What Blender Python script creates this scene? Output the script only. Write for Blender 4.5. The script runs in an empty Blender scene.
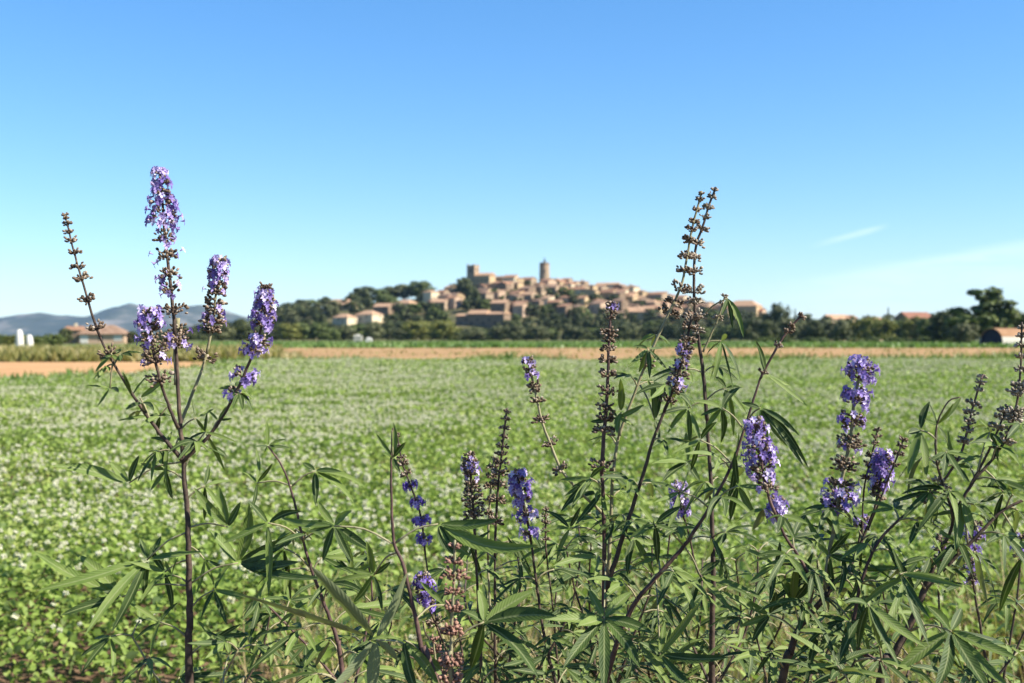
import bpy, math, random
import numpy as np
from mathutils import Vector, Matrix

random.seed(7)
rng = np.random.default_rng(11)
scene = bpy.context.scene
COL = scene.collection
PI = math.pi
F = 1138.0            # focal length in pixels of a 1024 px wide frame
HORIZON = 338.0
EYE = 1.55
PITCH = math.atan((341.5 - HORIZON) / F)

# ------------------------------------------------------------------ camera
cam_d = bpy.data.cameras.new('camera')
cam = bpy.data.objects.new('camera', cam_d)
COL.objects.link(cam)
cam.location = (0, 0, EYE)
cam.rotation_euler = (PI / 2 - PITCH, 0, 0)
cam_d.sensor_width = 36
cam_d.lens = F / 1024 * 36
cam_d.clip_start = 0.05
cam_d.clip_end = 40000
cam_d.dof.use_dof = True
cam_d.dof.focus_distance = 1.55
cam_d.dof.aperture_fstop = 8.0
scene.camera = cam

CP, SP = math.cos(PITCH), math.sin(PITCH)


def at(px, py, D):
    """world point seen at pixel (px, py), D metres ahead"""
    u = (px - 512) / F
    v = (341.5 - py) / F
    return Vector((u * D, D * (CP + v * SP), EYE + D * (v * CP - SP)))


# ------------------------------------------------------------------ light
SUN_AZ = math.radians(17)      # how far the sun is behind the right-hand side
SUN_EL = math.radians(41)
sdir = Vector((math.cos(SUN_EL) * math.cos(SUN_AZ), -math.cos(SUN_EL) * math.sin(SUN_AZ), math.sin(SUN_EL)))
sun_d = bpy.data.lights.new('sun', 'SUN')
sun_d.energy = 5.0
sun_d.angle = math.radians(0.53)
sun_d.color = (1.0, 0.93, 0.82)
sun = bpy.data.objects.new('sun', sun_d)
COL.objects.link(sun)
sun.rotation_euler = (-sdir).to_track_quat('-Z', 'Y').to_euler()

world = bpy.data.worlds.new('World')
scene.world = world
world.use_nodes = True
wn, wl = world.node_tree.nodes, world.node_tree.links
wn.clear()


def node(tree, kind, **kw):
    n = tree.nodes.new(kind)
    for k, v in kw.items():
        if k.startswith('i_'):
            n.inputs[k[2:].replace('_', ' ')].default_value = v
        else:
            setattr(n, k, v)
    return n


T = world.node_tree
sky = node(T, 'ShaderNodeTexSky', sky_type='NISHITA', sun_disc=False)
sky.sun_elevation = SUN_EL
sky.sun_rotation = math.atan2(sdir.x, sdir.y)
sky.altitude = 10
sky.air_density = 1.0
sky.dust_density = 0.25
sky.ozone_density = 2.2
gm = node(T, 'ShaderNodeMixRGB', blend_type='MULTIPLY')
gm.inputs[0].default_value = 1
gm.inputs[2].default_value = (1.24, 1.42, 1.66, 1)
sg = node(T, 'ShaderNodeGamma', i_Gamma=0.84)
wl.new(sky.outputs[0], sg.inputs[0])
wl.new(sg.outputs[0], gm.inputs[1])
hs = node(T, 'ShaderNodeHueSaturation', i_Saturation=1.25, i_Value=1.0)
wl.new(gm.outputs[0], hs.inputs['Color'])
# faint wisps of cirrus low on the right, part of the sky itself
tc = node(T, 'ShaderNodeTexCoord')
sep = node(T, 'ShaderNodeSeparateXYZ')
wl.new(tc.outputs['Generated'], sep.inputs[0])
def mth(op, a, b=None):
    n = node(T, 'ShaderNodeMath', operation=op)
    for k, q in enumerate((a, b)):
        if q is None: continue
        if isinstance(q, (int, float)): n.inputs[k].default_value = q
        else: wl.new(q, n.inputs[k])
    return n.outputs[0]


def sstep(q, a, b, lo=0.0, hi=1.0):
    n = node(T, 'ShaderNodeMapRange', i_From_Min=a, i_From_Max=b, i_To_Min=lo, i_To_Max=hi)
    n.interpolation_type = 'SMOOTHSTEP'
    wl.new(q, n.inputs[0])
    return n.outputs[0]


ahead = mth('MAXIMUM', sep.outputs[1], 0.05)
su, sv = mth('DIVIDE', sep.outputs[0], ahead), mth('DIVIDE', sep.outputs[2], ahead)
mp = node(T, 'ShaderNodeMapping')
mp.inputs['Rotation'].default_value = (0, math.radians(11), 0)
mp.inputs['Scale'].default_value = (4, 4, 34)
wl.new(tc.outputs['Generated'], mp.inputs[0])
cn = node(T, 'ShaderNodeTexNoise', i_Scale=2.2, i_Detail=7.0, i_Roughness=0.6, i_Distortion=0.5)
wl.new(mp.outputs[0], cn.inputs['Vector'])
wob = mth('MULTIPLY', mth('SUBTRACT', cn.outputs[0], 0.5), 0.016)
# a broad thin veil whose upper edge climbs to the right
d1 = mth('ADD', mth('SUBTRACT', sv, mth('ADD', mth('MULTIPLY', su, 0.175), 0.0075)), wob)
veil = mth('MULTIPLY', mth('MULTIPLY', sstep(d1, 0.004, -0.006), sstep(d1, -0.075, -0.004, 0.25, 1.0)), sstep(su, 0.17, 0.36))
veil = mth('MULTIPLY', veil, sstep(su, 1.6, 0.8))
veil = mth('MULTIPLY', veil, sstep(cn.outputs[0], 0.25, 0.7, 0.12, 0.40))
# and one short bright streak above it
d2 = mth('ADD', mth('SUBTRACT', sv, mth('ADD', mth('MULTIPLY', su, 0.26), 0.0125)), mth('MULTIPLY', wob, 0.35))
streak = mth('MULTIPLY', mth('MULTIPLY', sstep(mth('ABSOLUTE', d2), 0.0042, 0.0006), sstep(su, 0.255, 0.30)), sstep(su, 0.335, 0.315, 0.0, 0.26))
cov = mth('MAXIMUM', veil, streak)
mx = node(T, 'ShaderNodeMixRGB', blend_type='MIX')
mx.inputs[2].default_value = (7.3, 8.3, 9.4, 1)
wl.new(cov, mx.inputs[0]); wl.new(hs.outputs[0], mx.inputs[1])
bg = node(T, 'ShaderNodeBackground', i_Strength=0.064)
wl.new(mx.outputs[0], bg.inputs[0])
wo = node(T, 'ShaderNodeOutputWorld')
wl.new(bg.outputs[0], wo.inputs['Surface'])

vs = scene.view_settings
vs.view_transform = 'Standard'
vs.look = 'None'
vs.gamma = 1
vs.use_curve_mapping = False
vs.exposure = 1.33
scene.cycles.use_denoising = True
scene.cycles.denoiser = 'OPENIMAGEDENOISE'
scene.cycles.denoising_input_passes = 'RGB_ALBEDO_NORMAL'
scene.cycles.denoising_prefilter = 'ACCURATE'
scene.cycles.max_bounces = 6
scene.cycles.diffuse_bounces = 3
scene.cycles.glossy_bounces = 2
scene.cycles.transmission_bounces = 4
scene.cycles.volume_bounces = 0
scene.cycles.caustics_reflective = False
scene.cycles.caustics_refractive = False
scene.cycles.use_adaptive_sampling = False

# ------------------------------------------------------------------ materials
MAT = {}


def new_mat(name):
    m = bpy.data.materials.new(name)
    m.use_nodes = True
    m.node_tree.nodes.clear()
    MAT[name] = m
    return m, m.node_tree


def ramp(t, stops):
    r = node(t, 'ShaderNodeValToRGB')
    e = r.color_ramp.elements
    while len(e) < len(stops):
        e.new(0.5)
    for k, (p, c) in enumerate(stops):
        e[k].position = p
        e[k].color = (*c, 1)
    return r


def surf_mat(name, cols, scale=4.0, rough=0.85, bump=0.0, bump_scale=None, island=0.0, coord='Object', spec=0.3, detail=5.0, stretch=None):
    """mottled opaque surface: noise through a colour ramp, optional bump and per-piece variation"""
    m, t = new_mat(name)
    L = t.links
    tcn = node(t, 'ShaderNodeTexCoord')
    vec = tcn.outputs[coord]
    if stretch:
        mpn = node(t, 'ShaderNodeMapping')
        mpn.inputs['Scale'].default_value = stretch
        L.new(vec, mpn.inputs[0]); vec = mpn.outputs[0]
    n = node(t, 'ShaderNodeTexNoise', i_Scale=scale, i_Detail=detail, i_Roughness=0.6)
    L.new(vec, n.inputs['Vector'])
    fac = n.outputs[0]
    if island > 0:
        g = node(t, 'ShaderNodeNewGeometry')
        mxn = node(t, 'ShaderNodeMix', data_type='FLOAT')
        mxn.inputs[0].default_value = island
        L.new(fac, mxn.inputs[2]); L.new(g.outputs['Random Per Island'], mxn.inputs[3])
        fac = mxn.outputs[0]
    k = len(cols)
    r = ramp(t, [(0.28 + 0.44 * i / max(1, k - 1) if island == 0 else 0.1 + 0.8 * i / max(1, k - 1), c) for i, c in enumerate(cols)])
    L.new(fac, r.inputs[0])
    b = node(t, 'ShaderNodeBsdfPrincipled', i_Roughness=rough)
    b.inputs['Specular IOR Level'].default_value = spec
    L.new(r.outputs[0], b.inputs['Base Color'])
    if bump:
        n2 = node(t, 'ShaderNodeTexNoise', i_Scale=bump_scale or scale * 3, i_Detail=4.0)
        L.new(vec, n2.inputs['Vector'])
        bp = node(t, 'ShaderNodeBump', i_Strength=bump)
        bp.inputs['Distance'].default_value = 0.5 / (bump_scale or scale * 3)
        L.new(n2.outputs[0], bp.inputs['Height'])
        L.new(bp.outputs[0], b.inputs['Normal'])
    o = node(t, 'ShaderNodeOutputMaterial')
    L.new(b.outputs[0], o.inputs[0])
    return m


def leaf_mat(name, cols, under=None, trans=0.3, rough=0.5, spec=0.35, scale=None, tcol=None, patch=None):
    """thin leaf: per-piece colour, paler underside, light through the blade"""
    m, t = new_mat(name)
    L = t.links
    g = node(t, 'ShaderNodeNewGeometry')
    k = len(cols)
    r = ramp(t, [(i / max(1, k - 1), c) for i, c in enumerate(cols)])
    fac = g.outputs['Random Per Island']
    if scale:
        tcn = node(t, 'ShaderNodeTexCoord')
        n = node(t, 'ShaderNodeTexNoise', i_Scale=scale, i_Detail=3.0)
        L.new(tcn.outputs['Object'], n.inputs['Vector'])
        mr = node(t, 'ShaderNodeMapRange', i_From_Min=0.3, i_From_Max=0.7)
        L.new(n.outputs[0], mr.inputs[0])
        mxn = node(t, 'ShaderNodeMix', data_type='FLOAT')
        mxn.inputs[0].default_value = 0.5
        L.new(fac, mxn.inputs[2]); L.new(mr.outputs[0], mxn.inputs[3])
        fac = mxn.outputs[0]
    L.new(fac, r.inputs[0])
    col = r.outputs[0]
    if under:
        mu = node(t, 'ShaderNodeMixRGB')
        mu.inputs[2].default_value = (*under, 1)
        L.new(g.outputs['Backfacing'], mu.inputs[0]); L.new(col, mu.inputs[1])
        col = mu.outputs[0]
    b = node(t, 'ShaderNodeBsdfPrincipled', i_Roughness=rough)
    b.inputs['Specular IOR Level'].default_value = spec
    L.new(col, b.inputs['Base Color'])
    tr = node(t, 'ShaderNodeBsdfTranslucent')
    tm = node(t, 'ShaderNodeMixRGB', blend_type='MULTIPLY')
    tm.inputs[0].default_value = 1
    tm.inputs[2].default_value = (*(tcol or (1.3, 1.5, 0.5)), 1)
    L.new(col, tm.inputs[1]); L.new(tm.outputs[0], tr.inputs[0])
    ms = node(t, 'ShaderNodeMixShader')
    ms.inputs[0].default_value = trans
    L.new(b.outputs[0], ms.inputs[1]); L.new(tr.outputs[0], ms.inputs[2])
    o = node(t, 'ShaderNodeOutputMaterial')
    L.new(ms.outputs[0], o.inputs[0])
    return m


# ground and land
surf_mat('meadow', [(0.055, 0.085, 0.02), (0.10, 0.13, 0.035), (0.16, 0.16, 0.06)], scale=0.05, rough=0.95, spec=0.1, detail=9)
surf_mat('near_soil', [(0.07, 0.042, 0.027), (0.14, 0.088, 0.055), (0.22, 0.15, 0.10)], scale=6, rough=0.95, bump=0.8, bump_scale=25, spec=0.1)
surf_mat('ochre_soil', [(0.30, 0.165, 0.075), (0.40, 0.235, 0.11), (0.47, 0.30, 0.155)], scale=0.30, rough=0.95, bump=0.7, bump_scale=2.5, spec=0.1, detail=8, stretch=(0.5, 1.6, 1))
surf_mat('red_soil', [(0.18, 0.108, 0.05), (0.29, 0.18, 0.085), (0.38, 0.25, 0.125)], scale=0.22, rough=0.95, bump=0.7, bump_scale=2.0, spec=0.1, detail=8, stretch=(0.4, 1.6, 1))
surf_mat('hill_scrub', [(0.035, 0.045, 0.018), (0.07, 0.07, 0.03), (0.14, 0.11, 0.055)], scale=0.06, rough=0.95, spec=0.1, detail=8)
surf_mat('mountain_rock', [(0.022, 0.03, 0.02), (0.045, 0.052, 0.038), (0.20, 0.18, 0.16)], scale=0.0045, rough=0.95, spec=0.1, detail=9)
# plants
leaf_mat('crop_leaf', [(0.115, 0.18, 0.028), (0.195, 0.27, 0.05), (0.30, 0.33, 0.10)], under=(0.17, 0.225, 0.085), trans=0.34, rough=0.55, scale=0.35)
leaf_mat('crop_flower', [(0.42, 0.44, 0.26), (0.62, 0.61, 0.43), (0.76, 0.74, 0.60)], trans=0.25, tcol=(0.9, 0.9, 0.8))
leaf_mat('weed_blade', [(0.09, 0.12, 0.025), (0.21, 0.19, 0.06), (0.42, 0.31, 0.16)], trans=0.3, scale=0.15)
leaf_mat('dry_blade', [(0.16, 0.19, 0.06), (0.34, 0.26, 0.13), (0.46, 0.36, 0.21)], trans=0.25, scale=1.5)
leaf_mat('verge_blade', [(0.07, 0.13, 0.025), (0.12, 0.19, 0.045), (0.19, 0.21, 0.07)], trans=0.3, scale=0.05)
def shrub_leaf_mat(name, cols, under):
    """narrow leaflet: pale midrib, slanting side veins, mottled blade, grey-green underside"""
    m, t = new_mat(name)
    L = t.links
    g = node(t, 'ShaderNodeNewGeometry')
    a = node(t, 'ShaderNodeAttribute', attribute_name='blade')
    sp = node(t, 'ShaderNodeSeparateXYZ')
    L.new(a.outputs['Vector'], sp.inputs[0])
    tcn = node(t, 'ShaderNodeTexCoord')
    n = node(t, 'ShaderNodeTexNoise', i_Scale=45.0, i_Detail=4.0)
    L.new(tcn.outputs['Object'], n.inputs['Vector'])
    mf = node(t, 'ShaderNodeMix', data_type='FLOAT')
    mf.inputs[0].default_value = 0.5
    L.new(n.outputs[0], mf.inputs[2]); L.new(g.outputs['Random Per Island'], mf.inputs[3])
    r = ramp(t, [(0.2 + 0.6 * i / (len(cols) - 1), c) for i, c in enumerate(cols)])
    L.new(mf.outputs[0], r.inputs[0])
    mu = node(t, 'ShaderNodeMixRGB')
    mu.inputs[2].default_value = (*under, 1)
    L.new(g.outputs['Backfacing'], mu.inputs[0]); L.new(r.outputs[0], mu.inputs[1])
    rib = node(t, 'ShaderNodeMapRange', i_From_Min=0.80, i_From_Max=0.97, i_To_Min=0.0, i_To_Max=0.75)
    L.new(sp.outputs[0], rib.inputs[0])
    mr = node(t, 'ShaderNodeMixRGB')
    mr.inputs[2].default_value = (0.20, 0.23, 0.10, 1)
    L.new(rib.outputs[0], mr.inputs[0]); L.new(mu.outputs[0], mr.inputs[1])
    # side veins
    k1 = node(t, 'ShaderNodeMath', operation='MULTIPLY'); k1.inputs[1].default_value = 0.16
    L.new(sp.outputs[0], k1.inputs[0])
    k2 = node(t, 'ShaderNodeMath', operation='ADD')
    L.new(sp.outputs[1], k2.inputs[0]); L.new(k1.outputs[0], k2.inputs[1])
    k3 = node(t, 'ShaderNodeMath', operation='MULTIPLY'); k3.inputs[1].default_value = 88.0
    L.new(k2.outputs[0], k3.inputs[0])
    k4 = node(t, 'ShaderNodeMath', operation='SINE')
    L.new(k3.outputs[0], k4.inputs[0])
    bp = node(t, 'ShaderNodeBump', i_Strength=0.22)
    bp.inputs['Distance'].default_value = 0.0006
    ad = node(t, 'ShaderNodeMath', operation='ADD')
    L.new(k4.outputs[0], ad.inputs[0]); L.new(n.outputs[0], ad.inputs[1])
    L.new(ad.outputs[0], bp.inputs['Height'])
    b = node(t, 'ShaderNodeBsdfPrincipled', i_Roughness=0.58)
    b.inputs['Specular IOR Level'].default_value = 0.25
    L.new(mr.outputs[0], b.inputs['Base Color']); L.new(bp.outputs[0], b.inputs['Normal'])
    tr = node(t, 'ShaderNodeBsdfTranslucent')
    tm = node(t, 'ShaderNodeMixRGB', blend_type='MULTIPLY')
    tm.inputs[0].default_value = 1
    tm.inputs[2].default_value = (1.3, 1.5, 0.45, 1)
    L.new(mr.outputs[0], tm.inputs[1]); L.new(tm.outputs[0], tr.inputs[0])
    ms = node(t, 'ShaderNodeMixShader')
    ms.inputs[0].default_value = 0.2
    L.new(b.outputs[0], ms.inputs[1]); L.new(tr.outputs[0], ms.inputs[2])
    o = node(t, 'ShaderNodeOutputMaterial')
    L.new(ms.outputs[0], o.inputs[0])


shrub_leaf_mat('shrub_leaf', [(0.026, 0.048, 0.010), (0.060, 0.098, 0.020), (0.095, 0.145, 0.030), (0.145, 0.19, 0.046)], (0.16, 0.19, 0.10))  # dark end of the leaf tones also carries the foliage's self-shadow
surf_mat('dark_stem', [(0.022, 0.015, 0.012), (0.055, 0.037, 0.027), (0.12, 0.08, 0.055)], scale=60, rough=0.75, bump=0.4, bump_scale=220)
surf_mat('purple_stem', [(0.035, 0.019, 0.018), (0.075, 0.042, 0.036), (0.14, 0.085, 0.065)], scale=60, rough=0.7, bump=0.3, bump_scale=220)
surf_mat('green_stem', [(0.14, 0.13, 0.065), (0.22, 0.20, 0.11), (0.27, 0.25, 0.15)], scale=60, rough=0.75, bump=0.3, bump_scale=220)
surf_mat('calyx', [(0.03, 0.02, 0.013), (0.09, 0.062, 0.04), (0.19, 0.135, 0.09), (0.33, 0.28, 0.22)], scale=120, rough=0.85, island=0.7)
surf_mat('calyx_pink', [(0.07, 0.035, 0.025), (0.19, 0.10, 0.07), (0.34, 0.20, 0.145)], scale=120, rough=0.85, island=0.7)
surf_mat('calyx_grey', [(0.08, 0.062, 0.042), (0.22, 0.18, 0.13), (0.42, 0.36, 0.285)], scale=120, rough=0.85, island=0.7)
leaf_mat('petal', [(0.14, 0.09, 0.32), (0.29, 0.215, 0.50), (0.46, 0.38, 0.63), (0.68, 0.62, 0.79)], trans=0.3, rough=0.6, spec=0.2, tcol=(1.1, 0.95, 1.2))
leaf_mat('petal_deep', [(0.09, 0.05, 0.28), (0.17, 0.105, 0.42), (0.28, 0.20, 0.53), (0.48, 0.40, 0.68)], trans=0.3, rough=0.6, spec=0.2, tcol=(1.1, 0.95, 1.2))
# trees
TREE_COL = {
    'evergreen': [(0.014, 0.021, 0.005), (0.033, 0.045, 0.010), (0.078, 0.088, 0.021)],
    'olive': [(0.034, 0.042, 0.016), (0.068, 0.076, 0.026), (0.125, 0.13, 0.05)],
    'broadleaf': [(0.030, 0.046, 0.009), (0.062, 0.088, 0.016), (0.115, 0.135, 0.03)],
    'yellowish': [(0.060, 0.072, 0.010), (0.11, 0.12, 0.018), (0.18, 0.17, 0.032)],
}
for k, c in TREE_COL.items():
    leaf_mat('crown_' + k, c, trans=0.1, rough=0.6, spec=0.25)
surf_mat('bark', [(0.05, 0.04, 0.03), (0.10, 0.08, 0.06)], scale=3, rough=0.9)
# buildings
WALLC = {
    'ochre': [(0.34, 0.245, 0.135), (0.43, 0.32, 0.19)],
    'stone': [(0.24, 0.175, 0.115), (0.35, 0.265, 0.18)],
    'pink': [(0.36, 0.25, 0.17), (0.43, 0.31, 0.215)],
    'cream': [(0.48, 0.40, 0.26), (0.55, 0.47, 0.33)],
    'brown': [(0.15, 0.105, 0.07), (0.23, 0.165, 0.11)],  # brown stone, darkened to carry the shade on the farmstead front
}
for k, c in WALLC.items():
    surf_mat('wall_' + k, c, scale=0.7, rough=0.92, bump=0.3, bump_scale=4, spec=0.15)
ROOFC = {
    'terracotta': [(0.17, 0.085, 0.05), (0.25, 0.14, 0.085), (0.33, 0.20, 0.13)],
    'orange': [(0.26, 0.15, 0.085), (0.35, 0.22, 0.135), (0.41, 0.28, 0.185)],
    'brownish': [(0.14, 0.085, 0.057), (0.21, 0.135, 0.09), (0.29, 0.20, 0.14)],
    'rust': [(0.16, 0.085, 0.042), (0.22, 0.125, 0.065), (0.27, 0.165, 0.095)],
    'red': [(0.15, 0.065, 0.042), (0.21, 0.10, 0.065), (0.27, 0.14, 0.095)],
}
for k, c in ROOFC.items():
    surf_mat('roof_' + k, c, scale=1.2, rough=0.9, bump=0.4, bump_scale=3, spec=0.15)
surf_mat('window_dark', [(0.02, 0.018, 0.016), (0.04, 0.035, 0.03)], scale=2, rough=0.4)
surf_mat('white_paint', [(0.46, 0.44, 0.38), (0.60, 0.58, 0.52)], scale=2.5, rough=0.7)
surf_mat('grey_stone', [(0.26, 0.25, 0.21), (0.36, 0.35, 0.30)], scale=2.5, rough=0.9)
surf_mat('iron', [(0.04, 0.04, 0.042), (0.07, 0.065, 0.06)], scale=5, rough=0.6)
surf_mat('barn_inner_shade', [(0.012, 0.014, 0.03), (0.02, 0.022, 0.04)], scale=1, rough=0.8)


# ------------------------------------------------------------------ object helpers
def link_mesh(name, verts, faces, mats, parent=None, mi=None, smooth=False):
    me = bpy.data.meshes.new(name)
    me.from_pydata([tuple(v) for v in verts], [], faces)
    for m in (mats if isinstance(mats, (list, tuple)) else [mats]):
        me.materials.append(MAT[m])
    if mi is not None:
        me.polygons.foreach_set('material_index', mi)
    if smooth:
        me.polygons.foreach_set('use_smooth', [True] * len(me.polygons))
    me.update()
    o = bpy.data.objects.new(name, me)
    COL.objects.link(o)
    if parent:
        o.parent = parent
    return o


def big_mesh(name, V, faces_n, mat, smooth=False):
    """V (n,3) numpy, faces_n (m,k) numpy of equal-sized polygons"""
    me = bpy.data.meshes.new(name)
    m, k = faces_n.shape
    me.vertices.add(len(V)); me.vertices.foreach_set('co', V.astype(np.float32).ravel())
    me.loops.add(m * k); me.loops.foreach_set('vertex_index', faces_n.astype(np.int32).ravel())
    me.polygons.add(m)
    me.polygons.foreach_set('loop_start', np.arange(0, m * k, k, dtype=np.int32))
    me.polygons.foreach_set('loop_total', np.full(m, k, dtype=np.int32))
    me.materials.append(MAT[mat])
    if smooth:
        me.polygons.foreach_set('use_smooth', np.ones(m, dtype=bool))
    me.update(calc_edges=True)
    me.validate()
    o = bpy.data.objects.new(name, me)
    COL.objects.link(o)
    return o


def empty(name, loc, label=None, cat=None, group=None, rz=0):
    o = bpy.data.objects.new(name, None)
    o.empty_display_size = 0.2
    COL.objects.link(o)
    o.location = loc
    o.rotation_euler = (0, 0, rz)
    tag(o, label, cat, group)
    return o


def tag(o, label=None, cat=None, group=None, kind=None):
    if label: o['label'] = label
    if cat: o['category'] = cat
    if group: o['group'] = group
    if kind: o['kind'] = kind
    return o


class MB:
    def __init__(self):
        self.v, self.f, self.m, self.a = [], [], [], {}

    def add(self, verts, faces, mi=0):
        b = len(self.v)
        self.v.extend(verts)
        self.f.extend([tuple(i + b for i in f) for f in faces])
        self.m.extend([mi] * len(faces))

    def box(self, x0, x1, y0, y1, z0, z1, mi=0):
        v = [(x, y, z) for z in (z0, z1) for y in (y0, y1) for x in (x0, x1)]
        self.add(v, [(0, 2, 3, 1), (4, 5, 7, 6), (0, 1, 5, 4), (1, 3, 7, 5), (3, 2, 6, 7), (2, 0, 4, 6)], mi)

    def build(self, name, mats, parent=None, smooth=False):
        o = link_mesh(name, self.v, self.f, mats, parent, self.m, smooth)
        if self.a:
            at_ = o.data.attributes.new('blade', 'FLOAT_VECTOR', 'POINT')
            for i, q in self.a.items(): at_.data[i].vector = q
        return o


def vnoise(x, y, seed=0):
    """value noise in 0..1 on numpy arrays"""
    xi, yi = np.floor(x).astype(np.int64), np.floor(y).astype(np.int64)
    fx, fy = x - xi, y - yi
    fx, fy = fx * fx * (3 - 2 * fx), fy * fy * (3 - 2 * fy)

    def h(a, b):
        n = (a * 374761393 + b * 668265263 + seed * 2147483647) & 0xFFFFFFFF
        n = ((n ^ (n >> 13)) * 1274126177) & 0xFFFFFFFF
        return ((n ^ (n >> 16)) & 0xFFFF) / 65535.0
    return (h(xi, yi) * (1 - fx) + h(xi + 1, yi) * fx) * (1 - fy) + (h(xi, yi + 1) * (1 - fx) + h(xi + 1, yi + 1) * fx) * fy


def fbm(x, y, seed=0, octv=4):
    s, a, t = 0, 1, 0
    for k in range(octv):
        s = s + a * vnoise(x * 2 ** k, y * 2 ** k, seed + k); t += a; a *= 0.5
    return s / t


def scatter(name, tv, tf, pos, yaw, pitch, roll, size, mat):
    """many copies of a small template (k verts, equal-sized faces) as one mesh"""
    n, k = len(pos), len(tv)
    cy, sy, cp_, sp_, cr_, sr_ = np.cos(yaw), np.sin(yaw), np.cos(pitch), np.sin(pitch), np.cos(roll), np.sin(roll)
    R = np.empty((n, 3, 3))
    R[:, 0, 0] = cy * cr_ - sy * sp_ * sr_; R[:, 0, 1] = -sy * cp_; R[:, 0, 2] = cy * sr_ + sy * sp_ * cr_
    R[:, 1, 0] = sy * cr_ + cy * sp_ * sr_; R[:, 1, 1] = cy * cp_; R[:, 1, 2] = sy * sr_ - cy * sp_ * cr_
    R[:, 2, 0] = -cp_ * sr_; R[:, 2, 1] = sp_; R[:, 2, 2] = cp_ * cr_
    if np.ndim(size) == 1:
        size = np.repeat(size[:, None], 3, axis=1)
    local = tv[None, :, :] * size[:, None, :]
    V = np.einsum('nij,nkj->nki', R, local) + pos[:, None, :]
    Fc = (tf[None, :, :] + (np.arange(n) * k)[:, None, None]).reshape(-1, tf.shape[1])
    return big_mesh(name, V.reshape(-1, 3), Fc, mat)


# ------------------------------------------------------------------ ground, soil, hill, mountains
def sheet(name, xs, ys, zf, mat, smooth=True):
    X, Y = np.meshgrid(np.array(xs, float), np.array(ys, float))
    Z = zf(X, Y)
    nx, ny = len(xs), len(ys)
    i, j = np.meshgrid(np.arange(nx - 1), np.arange(ny - 1))
    a = (j * nx + i).ravel()
    Fq = np.stack([a, a + 1, a + nx + 1, a + nx], 1)
    o = big_mesh(name, np.stack([X.ravel(), Y.ravel(), Z.ravel()], 1), Fq, mat, smooth)
    return tag(o, kind='structure')


g = sheet('ground', [-8000, -2000, -500, -100, 100, 500, 2000, 8000], [-150, -20, 60, 200, 600, 1500, 4000, 8500], lambda X, Y: X * 0, 'meadow')


def poly_sheet(name, pts, z, mat):
    o = link_mesh(name, [(x, y, z) for x, y in pts], [tuple(range(len(pts)))], mat)
    return tag(o, kind='structure')


def gx(px, d):
    return (px - 512) / F * d


# bare earth under the crop and along its near edge
poly_sheet('field_soil', [(-12, -3), (12, -3), (48, 64), (60, 72), (0, 66), (-24, 46), (-60, 38)], 0.004, 'near_soil')
# two ploughed strips
poly_sheet('ploughed_strip', [(gx(-400, 29), 29), (gx(0, 31), 31), (gx(120, 34.5), 34.5), (gx(190, 42), 42), (gx(215, 56), 56), (gx(206, 73), 73), (gx(-250, 73), 73)], 0.008, 'ochre_soil')
o = sheet('ploughed_field', np.linspace(0, 150, 120), np.linspace(61, 168, 70),
          lambda X, Y: 0.03 + 0.10 * fbm(X * 0.9, Y * 0.5, 5), 'red_soil')
co_ = np.empty(len(o.data.vertices) * 3, np.float32); o.data.vertices.foreach_get('co', co_)
co_ = co_.reshape(-1, 3); co_[:, 0] += gx(278, co_[:, 1]); o.data.vertices.foreach_set('co', co_.ravel()); o.data.update()

CREST = [(-100, 338), (120, 338), (180, 336), (250, 325), (300, 311), (350, 303), (400, 299), (430, 297), (455, 292), (470, 287), (500, 285), (545, 285),
         (580, 288), (620, 295), (660, 302), (700, 308), (760, 315), (820, 321), (900, 327), (980, 334), (1080, 338), (1500, 338)]
CXP = np.array([c[0] for c in CREST], float)
CH = np.array([1.55 + (338 - c[1]) / F * 800 if c[1] < 338 else 0 for c in CREST])
Y0, Y1 = 618.0, 800.0


def hill_h(X, Y):
    X, Y = np.asarray(X, float), np.asarray(Y, float)
    bear = 512 + X * F / 790.0 * 1.0
    c = np.interp(bear, CXP, CH)
    t = np.clip((Y - Y0) / (Y1 - Y0), 0, 1)
    s = t ** 0.95
    back = np.clip((Y - 860) / 260, 0, 1)
    return c * s * (1 - back * back * (3 - 2 * back))


sheet('hill', np.linspace(-330, 420, 130), np.linspace(Y0 + 1, 1125, 70),
      lambda X, Y: hill_h(X, Y) + np.where(Y > 640, 1.6 * (fbm(X * 0.04, Y * 0.04, 9) - 0.5), 0) - 0.3, 'hill_scrub')

MT = [(-900, 330), (-500, 322), (-250, 318), (-60, 320), (0, 318), (20, 315), (40, 313), (60, 315), (85, 315), (100, 312), (115, 307), (131, 303), (145, 307), (160, 309),
      (180, 305.5), (200, 304), (215, 308), (235, 314), (262, 320), (300, 327), (360, 333), (420, 338)]
MX = np.array([m[0] for m in MT], float); MH = np.array([(338 - m[1]) / F * 7000 for m in MT])


def mtn(X, Y):
    bear = 512 + X * F / 7000
    c = np.interp(bear, MX, MH)
    t = np.clip((Y - 6200) / 800, 0, 1); b = np.clip((7900 - Y) / 800, 0, 1)
    return c * np.minimum(t, b) ** 0.8 * (0.86 + 0.28 * fbm(X * 0.006, Y * 0.006, 3, 5)) - 2


sheet('mountains', np.linspace(-7900, -100, 260), np.linspace(6150, 7950, 40), mtn, 'mountain_rock', smooth=False)


# ------------------------------------------------------------------ the crop: green sheet of leaves dotted with white flowers
def far_edge(X, d):
    bear = 512 + X / d * F
    return np.interp(bear, [-300, 0, 120, 190, 240, 300, 512, 1100], [29, 32.5, 35.5, 43, 57, 62, 62, 65])


def near_edge(X):
    return 4.12 + 0.8 * fbm(X * 1.1, X * 0 + 3, 21, 3) + np.where(X > -0.3, 0.35, 0)


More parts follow.
